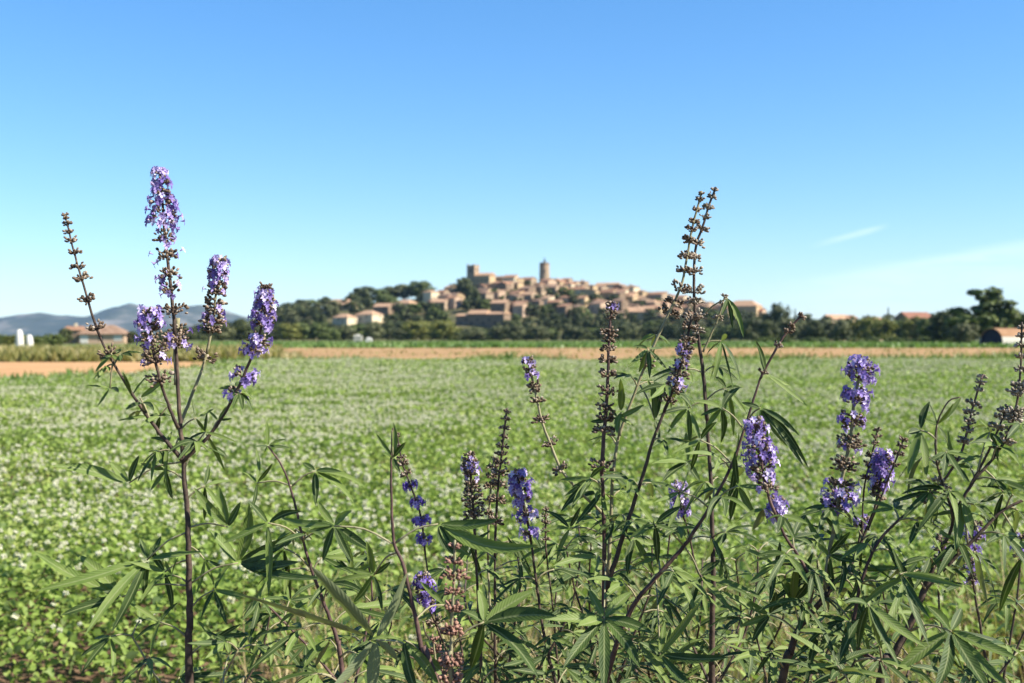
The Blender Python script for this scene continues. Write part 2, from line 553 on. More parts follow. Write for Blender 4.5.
def crop_points(d0, d1, dens):
    wid = lambda d: d * 0.52 + 2.6
    area = (d1 - d0) * (wid(d0) + wid(d1))
    n = int(area * dens)
    d = np.sqrt(rng.random(n) * (d1 ** 2 - d0 ** 2) + d0 ** 2)
    x = (rng.random(n) * 2 - 1) * wid(d)
    ok = (d < far_edge(x, d)) & (d > near_edge(x))
    x, d = x[ok], d[ok]
    return x, d


def canopy(x, y):
    edge = np.clip((y - near_edge(x)) / 0.9, 0, 1)
    return (0.25 + 0.17 * fbm(x * 1.3, y * 1.3, 31) + 0.08 * vnoise(x * 0.22, y * 0.22, 33)) * (0.62 + 0.38 * edge)


leaf6 = np.array([(0, -0.5, 0), (0.42, -0.28, 0.05), (0.34, 0.12, 0.05), (0, 0.55, -0.06), (-0.34, 0.12, 0.05), (-0.42, -0.28, 0.05)])
leaf6f = np.array([(0, 1, 2, 3), (0, 3, 4, 5)])
quad = np.array([(-0.42, -0.42, 0), (0.42, -0.30, 0), (0.36, 0.48, 0.0), (-0.36, 0.38, 0)])
quadf = np.array([(0, 1, 2, 3)])
crop_parts = []
for d0, d1, s, dens in ((3.8, 9, 0.038, 2300), (9, 18, 0.047, 1000), (18, 34, 0.066, 420), (34, 70, 0.11, 130)):
    x, y = crop_points(d0, d1, dens)
    n = len(x)
    u = rng.random(n)
    z = canopy(x, y) * (1 - 0.75 * u * u)
    pos = np.stack([x, y, z], 1)
    sz = s * (0.65 + 0.75 * rng.random(n))
    tv, tf = (leaf6, leaf6f) if d0 < 18 else (quad, quadf)
    o = scatter('crop', tv, tf, pos, rng.random(n) * 2 * PI, rng.normal(0, 0.62, n), rng.normal(0, 0.55, n), np.stack([sz * (0.65 + 0.3 * rng.random(n)), sz, sz], 1), 'crop_leaf')
    crop_parts.append(o)
# flowers: a small star of four crossed tufts
fl = []
for a in range(3):
    c, s_ = math.cos(a * PI / 3), math.sin(a * PI / 3)
    fl += [(-0.5 * c, -0.5 * s_, -0.32), (0.5 * c, 0.5 * s_, -0.3), (0.42 * c, 0.42 * s_, 0.36), (-0.4 * c, -0.4 * s_, 0.4)]
fl += [(-0.4, -0.42, 0.12), (0.45, -0.35, 0.08), (0.4, 0.42, 0.14), (-0.42, 0.38, 0.1)]
fl = np.array(fl)
flf = np.arange(16).reshape(4, 4)
for d0, d1, s, dens in ((4.0, 9, 0.028, 52), (9, 18, 0.031, 42), (18, 34, 0.034, 26), (34, 70, 0.05, 10)):
    x, y = crop_points(d0, d1, dens * 1.9)
    keep = rng.random(len(x)) < np.clip(fbm(x * 0.35, y * 0.16, 41) * 2.6 - 0.8, 0.16, 1) * np.clip((y - 4.2) / 2.4, 0.3, 1)
    x, y = x[keep], y[keep]
    n = len(x)
    z = canopy(x, y) + 0.01 + 0.05 * rng.random(n)
    o = scatter('crop_blossom', fl, flf, np.stack([x, y, z], 1), rng.random(n) * 6.28, rng.normal(0, 0.3, n), rng.normal(0, 0.3, n),
                s * (0.6 + 0.7 * rng.random(n)), 'crop_flower')
    crop_parts.append(o)


def join(objs, name):
    """merge meshes of one mass into a single object (vertex, face and material data kept)"""
    Vs, Fs, mats, mi, base = [], [], [], [], 0
    tot = []
    for o in objs:
        me = o.data
        V = np.empty(len(me.vertices) * 3, np.float32); me.vertices.foreach_get('co', V)
        Fv = np.empty(len(me.loops), np.int32); me.loops.foreach_get('vertex_index', Fv)
        k = len(me.loops) // len(me.polygons)
        Vs.append(V.reshape(-1, 3)); Fs.append(Fv + base); tot.append(np.full(len(me.polygons), k, np.int32))
        mn = me.materials[0]
        if mn not in mats: mats.append(mn)
        mi.append(np.full(len(me.polygons), mats.index(mn), np.int32))
        base += len(V) // 3
    me = bpy.data.meshes.new(name)
    V = np.concatenate(Vs); Fv = np.concatenate(Fs); tt = np.concatenate(tot)
    me.vertices.add(len(V)); me.vertices.foreach_set('co', V.ravel())
    me.loops.add(len(Fv)); me.loops.foreach_set('vertex_index', Fv)
    me.polygons.add(len(tt))
    me.polygons.foreach_set('loop_start', np.concatenate([[0], np.cumsum(tt)[:-1]]).astype(np.int32))
    me.polygons.foreach_set('loop_total', tt)
    for m in mats: me.materials.append(m)
    me.polygons.foreach_set('material_index', np.concatenate(mi))
    me.update(calc_edges=True)
    for o in objs:
        old = o.data
        bpy.data.objects.remove(o); bpy.data.meshes.remove(old)
    o = bpy.data.objects.new(name, me); COL.objects.link(o)
    return o


crop_leaves = join(crop_parts[:4], 'crop_foliage')
tag(crop_leaves, 'low leafy green crop covering the whole flat field', 'crop', kind='stuff')
crop_fl = join(crop_parts[4:], 'crop_blossoms')
tag(crop_fl, 'small white flowers dotted over the green crop', 'flowers', kind='stuff')

# blades: narrow bent strips
bl = np.array([(-0.5, 0, 0), (0.5, 0, 0), (0.38, 0.06, 0.55), (-0.38, 0.06, 0.55), (0.0, 0.30, 1.0), (-0.04, 0.30, 1.0)])
blf = np.array([(0, 1, 2, 3), (3, 2, 4, 5)])


def blades(name, x, y, h, w, mat, lean=0.3, z=None):
    n = len(x)
    pos = np.stack([x, y, np.zeros(n) if z is None else z], 1)
    sz = np.stack([w, h, h], 1)
    return scatter(name, bl, blf, pos, rng.random(n) * 2 * PI, rng.normal(0, lean, n), rng.normal(0, lean, n), sz, mat)


# dry grass among the shrubs and at the field's near edge
n = 9000
y = 3.0 + 2.7 * rng.random(n) ** 0.8
x = -1.0 + rng.random(n) * (y * 0.5 + 1.8)
keep = rng.random(n) < np.clip(fbm(x * 1.6, y * 1.6, 51) * 3.2 - 1.1, 0, 1)
x, y = x[keep], y[keep]; n = len(x)
o = blades('dry_grass', x, y, 0.22 + 0.42 * rng.random(n) ** 1.5, 0.004 + 0.005 * rng.random(n), 'dry_blade', 0.22)
tag(o, 'thin straw-coloured grass at the field edge behind the shrubs', 'grass', kind='stuff')
# low green weeds mixed in with it
n = 5200
y = 3.3 + 2.3 * rng.random(n)
x = -0.8 + rng.random(n) * (y * 0.5 + 1.6)
keep = rng.random(n) < np.clip(fbm(x * 1.3, y * 1.3, 57) * 3 - 0.9, 0, 1)
x, y = x[keep], y[keep]; n = len(x)
o = scatter('verge_weeds', leaf6, leaf6f, np.stack([x, y, 0.04 + 0.42 * rng.random(n) ** 1.3], 1), rng.random(n) * 6.28,
            rng.normal(0, 0.6, n), rng.normal(0, 0.6, n), np.stack([0.03 + 0.02 * rng.random(n), 0.05 + 0.05 * rng.random(n), 0.05 + 0 * x], 1), 'crop_leaf')
tag(o, 'low green weeds between the shrubs and the crop', 'weeds', kind='stuff')

# weedy bank behind the left-hand ploughed strip
n = 26000
d = 73 + 62 * rng.random(n) ** 1.3
x = gx(-140 + 420 * rng.random(n) , d)
keep = rng.random(n) < np.clip(fbm(x * 0.22, d * 0.1, 61) * 3.0 - 0.6, 0.25, 1)
x, d = x[keep], d[keep]; n = len(x)
hgt = (0.25 + 0.8 * rng.random(n)) * (0.45 + 1.0 * fbm(x * 0.3, d * 0.15, 62))
o = blades('bank_weeds', x, d, hgt, 0.10 + 0.14 * rng.random(n), 'weed_blade', 0.35)
tag(o, 'rough bank of olive and straw weeds beyond the ploughed strip', 'weeds', kind='stuff')
# strip of verge weeds between left strip and field, small dry edge x 255-300
n = 5000
d = 74 + 16 * rng.random(n)
x = gx(196 + 105 * rng.random(n), d)
o = blades('edge_weeds', x, d, 0.15 + 0.5 * rng.random(n), 0.08 + 0.1 * rng.random(n), 'dry_blade', 0.35)
tag(o, 'dry tan weeds at the corner between ploughed strip and crop', 'weeds', kind='stuff')
# ragged margin of taller weeds where the crop ends, and weeds scattered over the ploughed ground
n = 16000
bear = -60 + 1160 * rng.random(n)
d0_ = np.interp(bear, [-300, 0, 120, 190, 240, 300, 512, 1100], [29, 32.5, 35.5, 43, 57, 62, 62, 65])
d = d0_ + rng.normal(0.9, 0.9, n)
x = gx(bear, d)
hgt = (0.22 + 0.55 * rng.random(n) ** 1.4) * (0.35 + 1.1 * fbm(bear * 0.02, d * 0.0, 66))
o = blades('margin_weeds', x, d, hgt, 0.05 + 0.09 * rng.random(n), 'verge_blade', 0.4)
tag(o, 'uneven fringe of taller dark weeds where the crop meets bare earth', 'weeds', kind='stuff')
n = 5000
d = 66 + 100 * rng.random(n)
x = gx(285 + 800 * rng.random(n), d)
keep = rng.random(n) < np.clip(fbm(x * 0.12, d * 0.12, 68) * 3.2 - 1.3, 0.03, 1)
x, d = x[keep], d[keep]; n = len(x)
o = blades('scattered_weeds', x, d, 0.12 + 0.28 * rng.random(n), 0.10 + 0.2 * rng.random(n), 'weed_blade', 0.5)
tag(o, 'sparse weeds scattered over the ploughed brown field', 'weeds', kind='stuff')
# rough green verge beyond the ploughed field
n = 36000
d = 168 + 240 * rng.random(n) ** 1.4
x = gx(200 + 1000 * rng.random(n), d)
keep = rng.random(n) < np.clip(fbm(x * 0.07, d * 0.03, 71) * 2.6 - 0.5, 0.2, 1)
x, d = x[keep], d[keep]; n = len(x)
o = blades('verge_grass', x, d, (0.25 + 0.6 * rng.random(n)) * (0.5 + 0.9 * fbm(x * 0.1, d * 0.05, 73)), 0.25 + 0.35 * rng.random(n), 'verge_blade', 0.4)
tag(o, 'long green grass between the ploughed field and the trees', 'grass', kind='stuff')


# ------------------------------------------------------------------ trees
def tube_verts(pts, rads, sides=6):
    pts = [Vector(p) for p in pts]
    V, Fc = [], []
    prev_n = None
    for i, p in enumerate(pts):
        t = (pts[min(i + 1, len(pts) - 1)] - pts[max(i - 1, 0)]).normalized()
        if prev_n is None:
            a = Vector((1, 0, 0)) if abs(t.x) < 0.8 else Vector((0, 1, 0))
            nn = (a - t * a.dot(t)).normalized()
        else:
            nn = prev_n - t * prev_n.dot(t)
            nn = nn.normalized() if nn.length > 1e-6 else t.orthogonal().normalized()
        prev_n = nn
        b = t.cross(nn)
        for k in range(sides):
            a = 2 * PI * k / sides
            V.append(p + (nn * math.cos(a) + b * math.sin(a)) * rads[i])
    for i in range(len(pts) - 1):
        for k in range(sides):
            k2 = (k + 1) % sides
            Fc.append((i * sides + k, i * sides + k2, (i + 1) * sides + k2, (i + 1) * sides + k))
    Fc.append(tuple(reversed(range(sides))))
    Fc.append(tuple((len(pts) - 1) * sides + k for k in range(sides)))
    return V, Fc


def tree_meshes(style, seed, nclump, ncard, card):
    """unit tree about 1 m tall: returns crown mesh and trunk mesh"""
    r = random.Random(seed)
    nr = np.random.default_rng(seed)
    tr = MB()
    cl = []
    if style == 'pine':                       # umbrella: flat wide crown on a bare trunk
        for k in range(nclump):
            a, q = r.random() * 6.28, math.sqrt(r.random())
            cl.append((q * 0.42 * math.cos(a), q * 0.42 * math.sin(a), 0.70 + r.random() * 0.24 * (1 - q * q * 0.6), 0.11 + 0.05 * r.random()))
    elif style == 'tall':                     # several upright heads with gaps
        heads = [(-0.20, 0.05, 0.60), (-0.07, -0.06, 0.88), (0.09, 0.04, 0.92), (0.20, -0.05, 0.70), (0.27, 0.1, 0.5), (-0.28, -0.05, 0.45)]
        for k in range(nclump):
            hx_, hy_, ht = heads[k % len(heads)]
            zz = 0.12 + r.random() ** 0.8 * (ht - 0.14)
            cl.append((hx_ * (0.6 + 0.5 * zz / ht) + r.uniform(-.06, .06), hy_ + r.uniform(-.1, .1), zz, 0.085 * (1.25 - 0.5 * zz / ht) + 0.03 * r.random()))
    elif style == 'cypress':
        for k in range(nclump):
            zz = 0.08 + 0.86 * r.random()
            w = 0.11 * math.sin(PI * min(1, (zz + 0.12) / 1.1)) ** 0.7
            a = r.random() * 6.28
            cl.append((w * 0.6 * math.cos(a), w * 0.6 * math.sin(a), zz, 0.05 + w * 0.3))
    else:                                     # round, irregular lobes almost to the ground
        for k in range(nclump):
            a, q = r.random() * 6.28, r.random() ** 0.5
            zz = 0.16 + 0.72 * r.random()
            w = 0.50 * math.sin(PI * min(1, max(0, (zz - 0.02) / 1.02))) ** 0.6
            cl.append((q * w * math.cos(a), q * w * math.sin(a), zz, 0.12 + 0.09 * r.random()))
    P_, N_n = [], []
    for cx, cy, cz, cr_ in cl:
        u = nr.normal(size=(ncard, 3)); u /= np.linalg.norm(u, axis=1)[:, None]
        rad = cr_ * (0.55 + 0.55 * nr.random(ncard))
        p = np.array([cx, cy, cz]) + u * rad[:, None] * np.array([1, 1, 0.8])
        P_.append(p)
        nn = u * 1.0 + (p - np.array([0, 0, 0.45])) * 1.3 + nr.normal(size=(ncard, 3)) * 0.35
        N_n.append(nn / np.linalg.norm(nn, axis=1)[:, None])
    P_ = np.concatenate(P_); n = len(P_)
    N_n = np.concatenate(N_n)
    o = scatter('crown', quad, quadf, P_, np.arctan2(N_n[:, 0], -N_n[:, 1]), np.arccos(np.clip(N_n[:, 2], -1, 1)), np.zeros(n), card * (0.6 + 0.8 * nr.random(n)), 'bark')
    cm = o.data
    bpy.data.objects.remove(o)
    cm.materials.clear()
    top = 0.7 if style in ('pine', 'tall', 'cypress') else 0.55
    v, f = tube_verts([(0, 0, -0.04), (0.01, 0, top * 0.5), (0.0, 0.01, top)], [0.035, 0.026, 0.012], 6)
    tr.add(v, f)
    for k in range(4):
        c = cl[(k * 7) % len(cl)]
        v, f = tube_verts([(0, 0, top * (0.45 + 0.12 * k)), (c[0] * .5, c[1] * .5, (c[2] + top * 0.6) / 2), (c[0], c[1], c[2])], [0.016, 0.010, 0.004], 5)
        tr.add(v, f)
    tm = bpy.data.meshes.new('trunk')
    tm.from_pydata([tuple(v) for v in tr.v], [], tr.f)
    tm.materials.append(MAT['bark'])
    return cm, tm


PROTO = {}


def tree_proto(style, colour, variant, fine):
    key = (style, colour, variant, fine)
    if key not in PROTO:
        nc, nk, cd = {0: (24, 34, 0.10), 1: (44, 60, 0.062), 2: (90, 80, 0.042)}[fine]
        cm, tm = tree_meshes(style, hash((style, variant)) % 1000 if False else (len(style) * 37 + variant * 101), nc, nk, cd)
        cm.materials.append(MAT['crown_' + colour])
        c = bpy.data.objects.new('crown', cm); t = bpy.data.objects.new('trunk', tm)
        PROTO[key] = (c, t)
    return PROTO[key]


NAMES = {('round', 'evergreen'): 'evergreen_tree', ('round', 'olive'): 'olive_tree', ('round', 'broadleaf'): 'broadleaf_tree', ('round', 'yellowish'): 'yellowish_tree',
         ('pine', 'evergreen'): 'pine_tree', ('cypress', 'evergreen'): 'cypress_tree', ('tall', 'broadleaf'): 'tall_tree'}


def plant_tree(loc, h, w, style, colour, label, group, fine=0, cat='tree'):
    """each tree: an empty with its own copies of a crown and a trunk"""
    pc, pt = tree_proto(style, colour, random.randrange(3), fine)
    r = empty(NAMES.get((style, colour), 'bushy_tree') if cat == 'tree' else 'bush', loc, label, cat, group, random.random() * 6.28 if style != 'tall' else 0)
    r.scale = (w, w, h)
    for p in (pc, pt):
        c = p.copy()
        COL.objects.link(c)
        c.parent = r
    return r


ORD = ['first', 'second', 'third', 'fourth', 'fifth', 'sixth', 'seventh', 'eighth', 'ninth', 'tenth', 'eleventh', 'twelfth', 'thirteenth', 'fourteenth', 'fifteenth',
       'sixteenth', 'seventeenth', 'eighteenth', 'nineteenth', 'twentieth', 'twenty-first', 'twenty-second', 'twenty-third', 'twenty-fourth', 'twenty-fifth',
       'twenty-sixth', 'twenty-seventh', 'twenty-eighth', 'twenty-ninth', 'thirtieth', 'thirty-first', 'thirty-second', 'thirty-third', 'thirty-fourth',
       'thirty-fifth', 'thirty-sixth', 'thirty-seventh', 'thirty-eighth', 'thirty-ninth', 'fortieth', 'forty-first', 'forty-second', 'forty-third', 'forty-fourth']
COLWORD = {'evergreen': 'dark evergreen', 'olive': 'grey-green olive', 'broadleaf': 'mid-green broadleaf', 'yellowish': 'yellow-green'}


def ground_at(px, D):
    X = gx(px, D)
    return Vector((X, D, float(hill_h(X, D)) - 0.3 if D > Y0 + 3 else 0.0))


def tree_row(entries, place, group, fine=0):
    """entries: (px, distance, height px, width px, style, colour); labelled in order from the left"""
    entries = sorted(entries, key=lambda e: e[0])
    for k, (px, D, hp, wp, st, co) in enumerate(entries):
        lab = '%s %stree, %s from left %s' % (COLWORD[co], {'pine': 'umbrella pine ', 'cypress': 'cypress ', 'tall': 'tall '}.get(st, ''), ORD[k], place)
        lab = lab.replace('pine tree', 'pine').replace('cypress tree', 'cypress').replace('olive tree', 'tree')
        plant_tree(ground_at(px, D), hp * D / F, wp * D / F, st, co, lab, group, fine)


R_ = random.Random(3)
# belt along the foot of the hill
belt = []
px = 222
while px < 770:
    co = R_.choice(['evergreen', 'evergreen', 'olive', 'broadleaf'])
    hgt = R_.uniform(13, 21) if px < 640 else R_.uniform(13, 19)
    wid = R_.uniform(18, 27)
    if 452 < px < 500: hgt = R_.uniform(9, 13)
    if 404 < px < 446: co, hgt, wid = 'yellowish', R_.uniform(21, 25), 29
    if 284 < px < 300: co = 'yellowish'
    belt.append((px, R_.uniform(500, 560), hgt, wid, 'round', co))
    px += R_.uniform(11, 16)
tree_row(belt, 'in the belt at the hill foot', 'trees along the foot of the hill', 1)
# wood on the left shoulder of the hill, in tiers
for tier, t0, word, dx in ((0, 0.10, 'lowest', 13), (1, 0.32, 'lower', 13), (2, 0.55, 'middle', 13), (3, 0.78, 'upper', 14), (4, 1.0, 'topmost', 13)):
    es = []
    px = 250 + 7 * tier
    while px < 446:
        skip = False
        if tier == 1 and 332 < px < 384: skip = True
        if tier == 2 and (334 < px < 352 or 360 < px < 392): skip = True
        if tier == 3 and (398 < px < 416 or px > 424): skip = True
        if tier == 4 and (332 < px < 354 or px > 430 or px < 272): skip = True
        if not skip:
            D = Y0 + (Y1 - Y0) * (t0 + R_.uniform(-0.06, 0.06))
            hp = R_.uniform(10, 15)
            if tier == 4: hp = R_.uniform(13, 19) if px > 356 else R_.uniform(8, 15)
            es.append((px, D, hp, hp * R_.uniform(1.2, 1.6), 'round', R_.choice(['evergreen', 'evergreen', 'evergreen', 'olive', 'broadleaf'])))
        px += R_.uniform(dx * 0.7, dx * 1.25)
    tree_row(es, 'in the %s tier of the left wood' % word, 'trees of the wood left of the village', 1 if tier == 4 else 0)
tree_row([(444, 628, 15, 18, 'round', 'evergreen'), (456, 625, 12, 17, 'round', 'evergreen'), (470, 622, 13, 16, 'round', 'evergreen'), (484, 622, 11, 17, 'round', 'evergreen'), (498, 624, 13, 15, 'round', 'olive'), (512, 628, 17, 19, 'round', 'evergreen')],
         'in front of the long farmstead', 'trees before the farmstead', 0)
# dark trees around the church and among the houses
tree_row([(459, 772, 18, 15, 'round', 'evergreen'), (466, 758, 20, 16, 'round', 'evergreen'), (470, 740, 19, 16, 'round', 'evergreen'), (475, 722, 18, 16, 'round', 'evergreen'),
          (467, 705, 15, 13, 'round', 'evergreen'), (455, 790, 12, 12, 'round', 'evergreen'), (463, 792, 15, 11, 'round', 'evergreen'), (480, 705, 13, 14, 'round', 'evergreen')], 'in the dark clump below the church', 'trees below the church', 0)
for tier, t0, word, p0, p1, dx in ((0, 0.12, 'lowest', 504, 765, 12), (1, 0.27, 'second', 516, 768, 17), (2, 0.42, 'third', 484, 772, 21), (3, 0.57, 'fourth', 486, 770, 22), (4, 0.70, 'fifth', 484, 765, 19), (5, 0.84, 'sixth', 486, 740, 21), (6, 0.93, 'topmost', 500, 720, 30)):
    es = []
    px = p0
    while px < p1:
        hp = R_.uniform(11, 16) if tier < 1 else R_.uniform(9, 14) if tier < 3 else R_.uniform(8, 12) if tier < 5 else R_.uniform(6, 9)
        es.append((px, Y0 + (Y1 - Y0) * (t0 + R_.uniform(-0.06, 0.06)), hp, hp * R_.uniform(1.1, 1.6), 'round', R_.choice(['evergreen', 'evergreen', 'evergreen', 'evergreen', 'broadleaf', 'olive'])))
        px += R_.uniform(dx * 0.65, dx * 1.3)
    tree_row(es, 'in the %s tier below the village' % word if tier < 3 else 'among the houses, %s tier' % word, 'trees among and below the village houses', 0)
tree_row([(505, 812, 9, 8, 'round', 'evergreen'), (516, 815, 8, 12, 'round', 'evergreen'), (621, 812, 9, 13, 'round', 'evergreen'), (660, 812, 9, 12, 'round', 'evergreen')],
         'on the skyline behind the village roofs', 'trees on the village skyline', 0)
# right-hand tree line
es = []
px = 752
while px < 972:
    co = R_.choice(['evergreen', 'olive', 'evergreen', 'broadleaf']) if px < 850 else R_.choice(['yellowish', 'broadleaf', 'evergreen', 'yellowish'])
    es.append((px, R_.uniform(400, 470), R_.uniform(22, 27) if px > 820 else R_.uniform(20, 26), R_.uniform(20, 30), 'round', co))
    px += R_.uniform(12, 17)
tree_row(es, 'in the hedge line right of the village', 'trees in the right-hand tree line', 1)
es = [(px, 560 + 10 * math.sin(px), R_.uniform(24, 30), 26, 'round', 'evergreen') for px in range(764, 1040, 21)]
tree_row(es, 'behind the right-hand tree line', 'trees behind the right-hand tree line', 0)
for px, D, hp, wp, st, co, lab in ((779, 520, 39, 24, 'round', 'evergreen', 'round dark evergreen standing above the tree line right of the village'),
                                   (795, 540, 33, 7, 'cypress', 'evergreen', 'slim dark cypress just right of the round skyline tree'),
                                   (888, 520, 35, 7, 'cypress', 'evergreen', 'slim dark cypress left of the red roofed house on the skyline'),
                                   (984, 300, 60, 100, 'tall', 'broadleaf', 'tall many-headed green tree rising behind the arched barn'),
                                   (950, 330, 34, 40, 'round', 'evergreen', 'broad dark bushy tree left of the arched barn'),
                                   (932, 345, 26, 30, 'round', 'broadleaf', 'mid-green bushy tree two left of the arched barn'),
                                   (1018, 310, 33, 40, 'round', 'yellowish', 'yellow-green tree above the white wall of the barn'),
                                   (966, 290, 22, 26, 'round', 'olive', 'low grey-green tree touching the dark end of the barn'),
                                   (1046, 300, 36, 40, 'round', 'evergreen', 'dark tree at the right edge beyond the barn')):
    plant_tree(ground_at(px, D), hp * D / F, wp * D / F, st, co, lab, 'separate trees on the right', 2 if st == 'tall' else 1)
# low bushes in front of the right trees
es = [(770 + 17 * k + R_.uniform(-5, 5), R_.uniform(300, 380), R_.uniform(5, 8), R_.uniform(16, 24)) for k in range(12)]
for k, (px, D, hp, wp) in enumerate(es):
    plant_tree(ground_at(px, D), hp * D / F, wp * D / F, 'round', 'broadleaf', 'low light green bush, %s from the left before the right-hand trees' % ORD[k], 'bushes before the right-hand trees', 0, 'bush')
# left-hand hedge
es = [(-30 + 14 * k + R_.uniform(-3, 3), R_.uniform(190, 230), R_.uniform(11, 15), R_.uniform(18, 26)) for k in range(7)]
for k, (px, D, hp, wp) in enumerate(es):
    plant_tree(ground_at(px, D), hp * D / F, wp * D / F, 'round', R_.choice(['yellowish', 'olive', 'broadleaf']), 'olive-green hedge bush, %s from the left behind the white pillars' % ORD[k], 'hedge bushes on the left', 1, 'bush')
es = [(132, 300, 13, 16, 'evergreen'), (146, 330, 12, 20, 'olive'), (166, 350, 13, 20, 'olive'), (186, 400, 17, 22, 'evergreen'), (204, 420, 20, 24, 'evergreen'), (222, 430, 22, 26, 'olive'), (240, 440, 24, 28, 'evergreen'),
      (66, 280, 17, 14, 'evergreen')]
for k, (px, D, hp, wp, co) in enumerate(sorted(es)):
    plant_tree(ground_at(px, D), hp * D / F, wp * D / F, 'round', co, '%s tree, %s from left around the terracotta farmhouse' % (COLWORD[co], ORD[k]), 'trees right of the farmhouse', 1)


# ------------------------------------------------------------------ buildings
def house(loc, w, d, h, rz, wall, roof, label, group, style='gable', name='village_house', cat='house', windows=2, rise=None, seed=0, chim=False):
    r = random.Random(seed)
    root = empty(name, loc, label, cat, group, rz)
    b = MB()
    rise = rise if rise is not None else w * 0.19
    b.v = []
    x, y = w / 2, d / 2
    if style == 'gable':      # ridge runs along x
        v = [(-x, -y, -3), (x, -y, -3), (x, y, -3), (-x, y, -3), (-x, -y, h), (x, -y, h), (x, y, h), (-x, y, h), (-x, 0, h + rise), (x, 0, h + rise)]
        b.add(v, [(0, 1, 5, 4), (2, 3, 7, 6), (1, 2, 6, 9, 5), (3, 0, 4, 8, 7)])
    elif style == 'shed':
        v = [(-x, -y, -3), (x, -y, -3), (x, y, -3), (-x, y, -3), (-x, -y, h), (x, -y, h), (x, y, h + rise), (-x, y, h + rise)]
        b.add(v, [(0, 1, 5, 4), (2, 3, 7, 6), (1, 2, 6, 5), (3, 0, 4, 7)])
    else:
        b.box(-x, x, -y, y, -3, h)
    b.build('wall', 'wall_' + wall, root)
    q = MB()
    e, th = 0.35, 0.22

    def slab(a, b_, c, d_):
        up = [(p[0], p[1], p[2] + th) for p in (a, b_, c, d_)]
        q.add([a, b_, c, d_] + up, [(3, 2, 1, 0), (4, 5, 6, 7), (0, 1, 5, 4), (1, 2, 6, 5), (2, 3, 7, 6), (3, 0, 4, 7)])
    X, Yv = x + e, y + e
    k = rise / y
    if style == 'gable':
        slab((-X, -Yv, h - k * e + .01), (X, -Yv, h - k * e + .01), (X, 0, h + rise + .01), (-X, 0, h + rise + .01))
        slab((-X, 0, h + rise + .012), (X, 0, h + rise + .012), (X, Yv, h - k * e + .01), (-X, Yv, h - k * e + .01))
    elif style == 'shed':
        k2 = rise / (2 * y)
        slab((-X, -Yv, h - k2 * e + .01), (X, -Yv, h - k2 * e + .01), (X, Yv, h + rise + k2 * e + .01), (-X, Yv, h + rise + k2 * e + .01))
    else:
        L = max(0.05, x - y * 0.9)
        v = [(-X, -Yv, h - .05), (X, -Yv, h - .05), (X, Yv, h - .05), (-X, Yv, h - .05), (-X, -Yv, h + .12), (X, -Yv, h + .12), (X, Yv, h + .12), (-X, Yv, h + .12), (-L, 0, h + rise), (L, 0, h + rise)]
        q.add(v, [(3, 2, 1, 0), (0, 1, 5, 4), (1, 2, 6, 5), (2, 3, 7, 6), (3, 0, 4, 7), (4, 5, 9, 8), (5, 6, 9), (6, 7, 8, 9), (7, 4, 8)])
    rf = q.build('roof', 'roof_' + roof, root)
    if chim:
        c = MB(); cx = r.uniform(-0.5, 0.5) * w * 0.6
        c.box(cx - .35, cx + .35, -.3, .3, h + rise * 0.5, h + rise + 0.9)
        c.build('chimney', 'wall_' + wall, rf)
    for k in range(windows):
        m = MB()
        if k % 2 == 0:
            wx = r.uniform(-0.32, 0.32) * w; wz = r.uniform(0.3, 0.6) * h
            m.box(wx - .5, wx + .5, -y - .06, -y + .1, wz, wz + 1.3)
        else:
            wy = r.uniform(-0.3, 0.3) * d; wz = r.uniform(0.3, 0.6) * h
            m.box(x - .1, x + .06, wy - .45, wy + .45, wz, wz + 1.3)
        m.build('window', 'window_dark', root)
    return root


WALLWORD = {'ochre': 'ochre', 'stone': 'grey-brown stone', 'pink': 'pinkish', 'cream': 'cream', 'brown': 'brown stone'}
ROOFWORD = {'terracotta': 'terracotta', 'orange': 'pale orange', 'brownish': 'brown', 'red': 'red'}
H_ = random.Random(19)
hs_count = 0


def house_row(row, t, spans, step, hrange, wins):
    """one terrace of houses; labelled by its landmark and order"""
    global hs_count
    for (p0, p1, where) in spans:
        px = p0 + H_.uniform(0, 3)
        k = 0
        while px < p1:
            tt = t + H_.uniform(-0.07, 0.07)
            D = Y0 + (Y1 - Y0) * tt
            loc = ground_at(px, D)
            wl_ = H_.choice(['ochre', 'ochre', 'stone', 'pink', 'cream', 'brown', 'stone', 'brown'])
            rf_ = H_.choice(['terracotta', 'orange', 'brownish', 'terracotta', 'brownish'])
            st = H_.choice(['gable', 'gable', 'shed', 'hip'])
            w = H_.uniform(5.5, 10.5); d = H_.uniform(5, 8.5); h = H_.uniform(hrange[0] - 0.6, hrange[1] + 0.8)
            lab = '%s house, %s roof, %s %s, %s terrace' % (WALLWORD[wl_], ROOFWORD[rf_], ORD[k], where, row)
            house(loc, w, d, h, math.radians(H_.choice([-30, -38, -45, -50, 60, -26])), wl_, rf_, lab, 'stone houses of the hilltop village', st, windows=wins, seed=hs_count, chim=H_.random() < 0.3)
            hs_count += 1
            k += 1
            px += H_.uniform(*step)


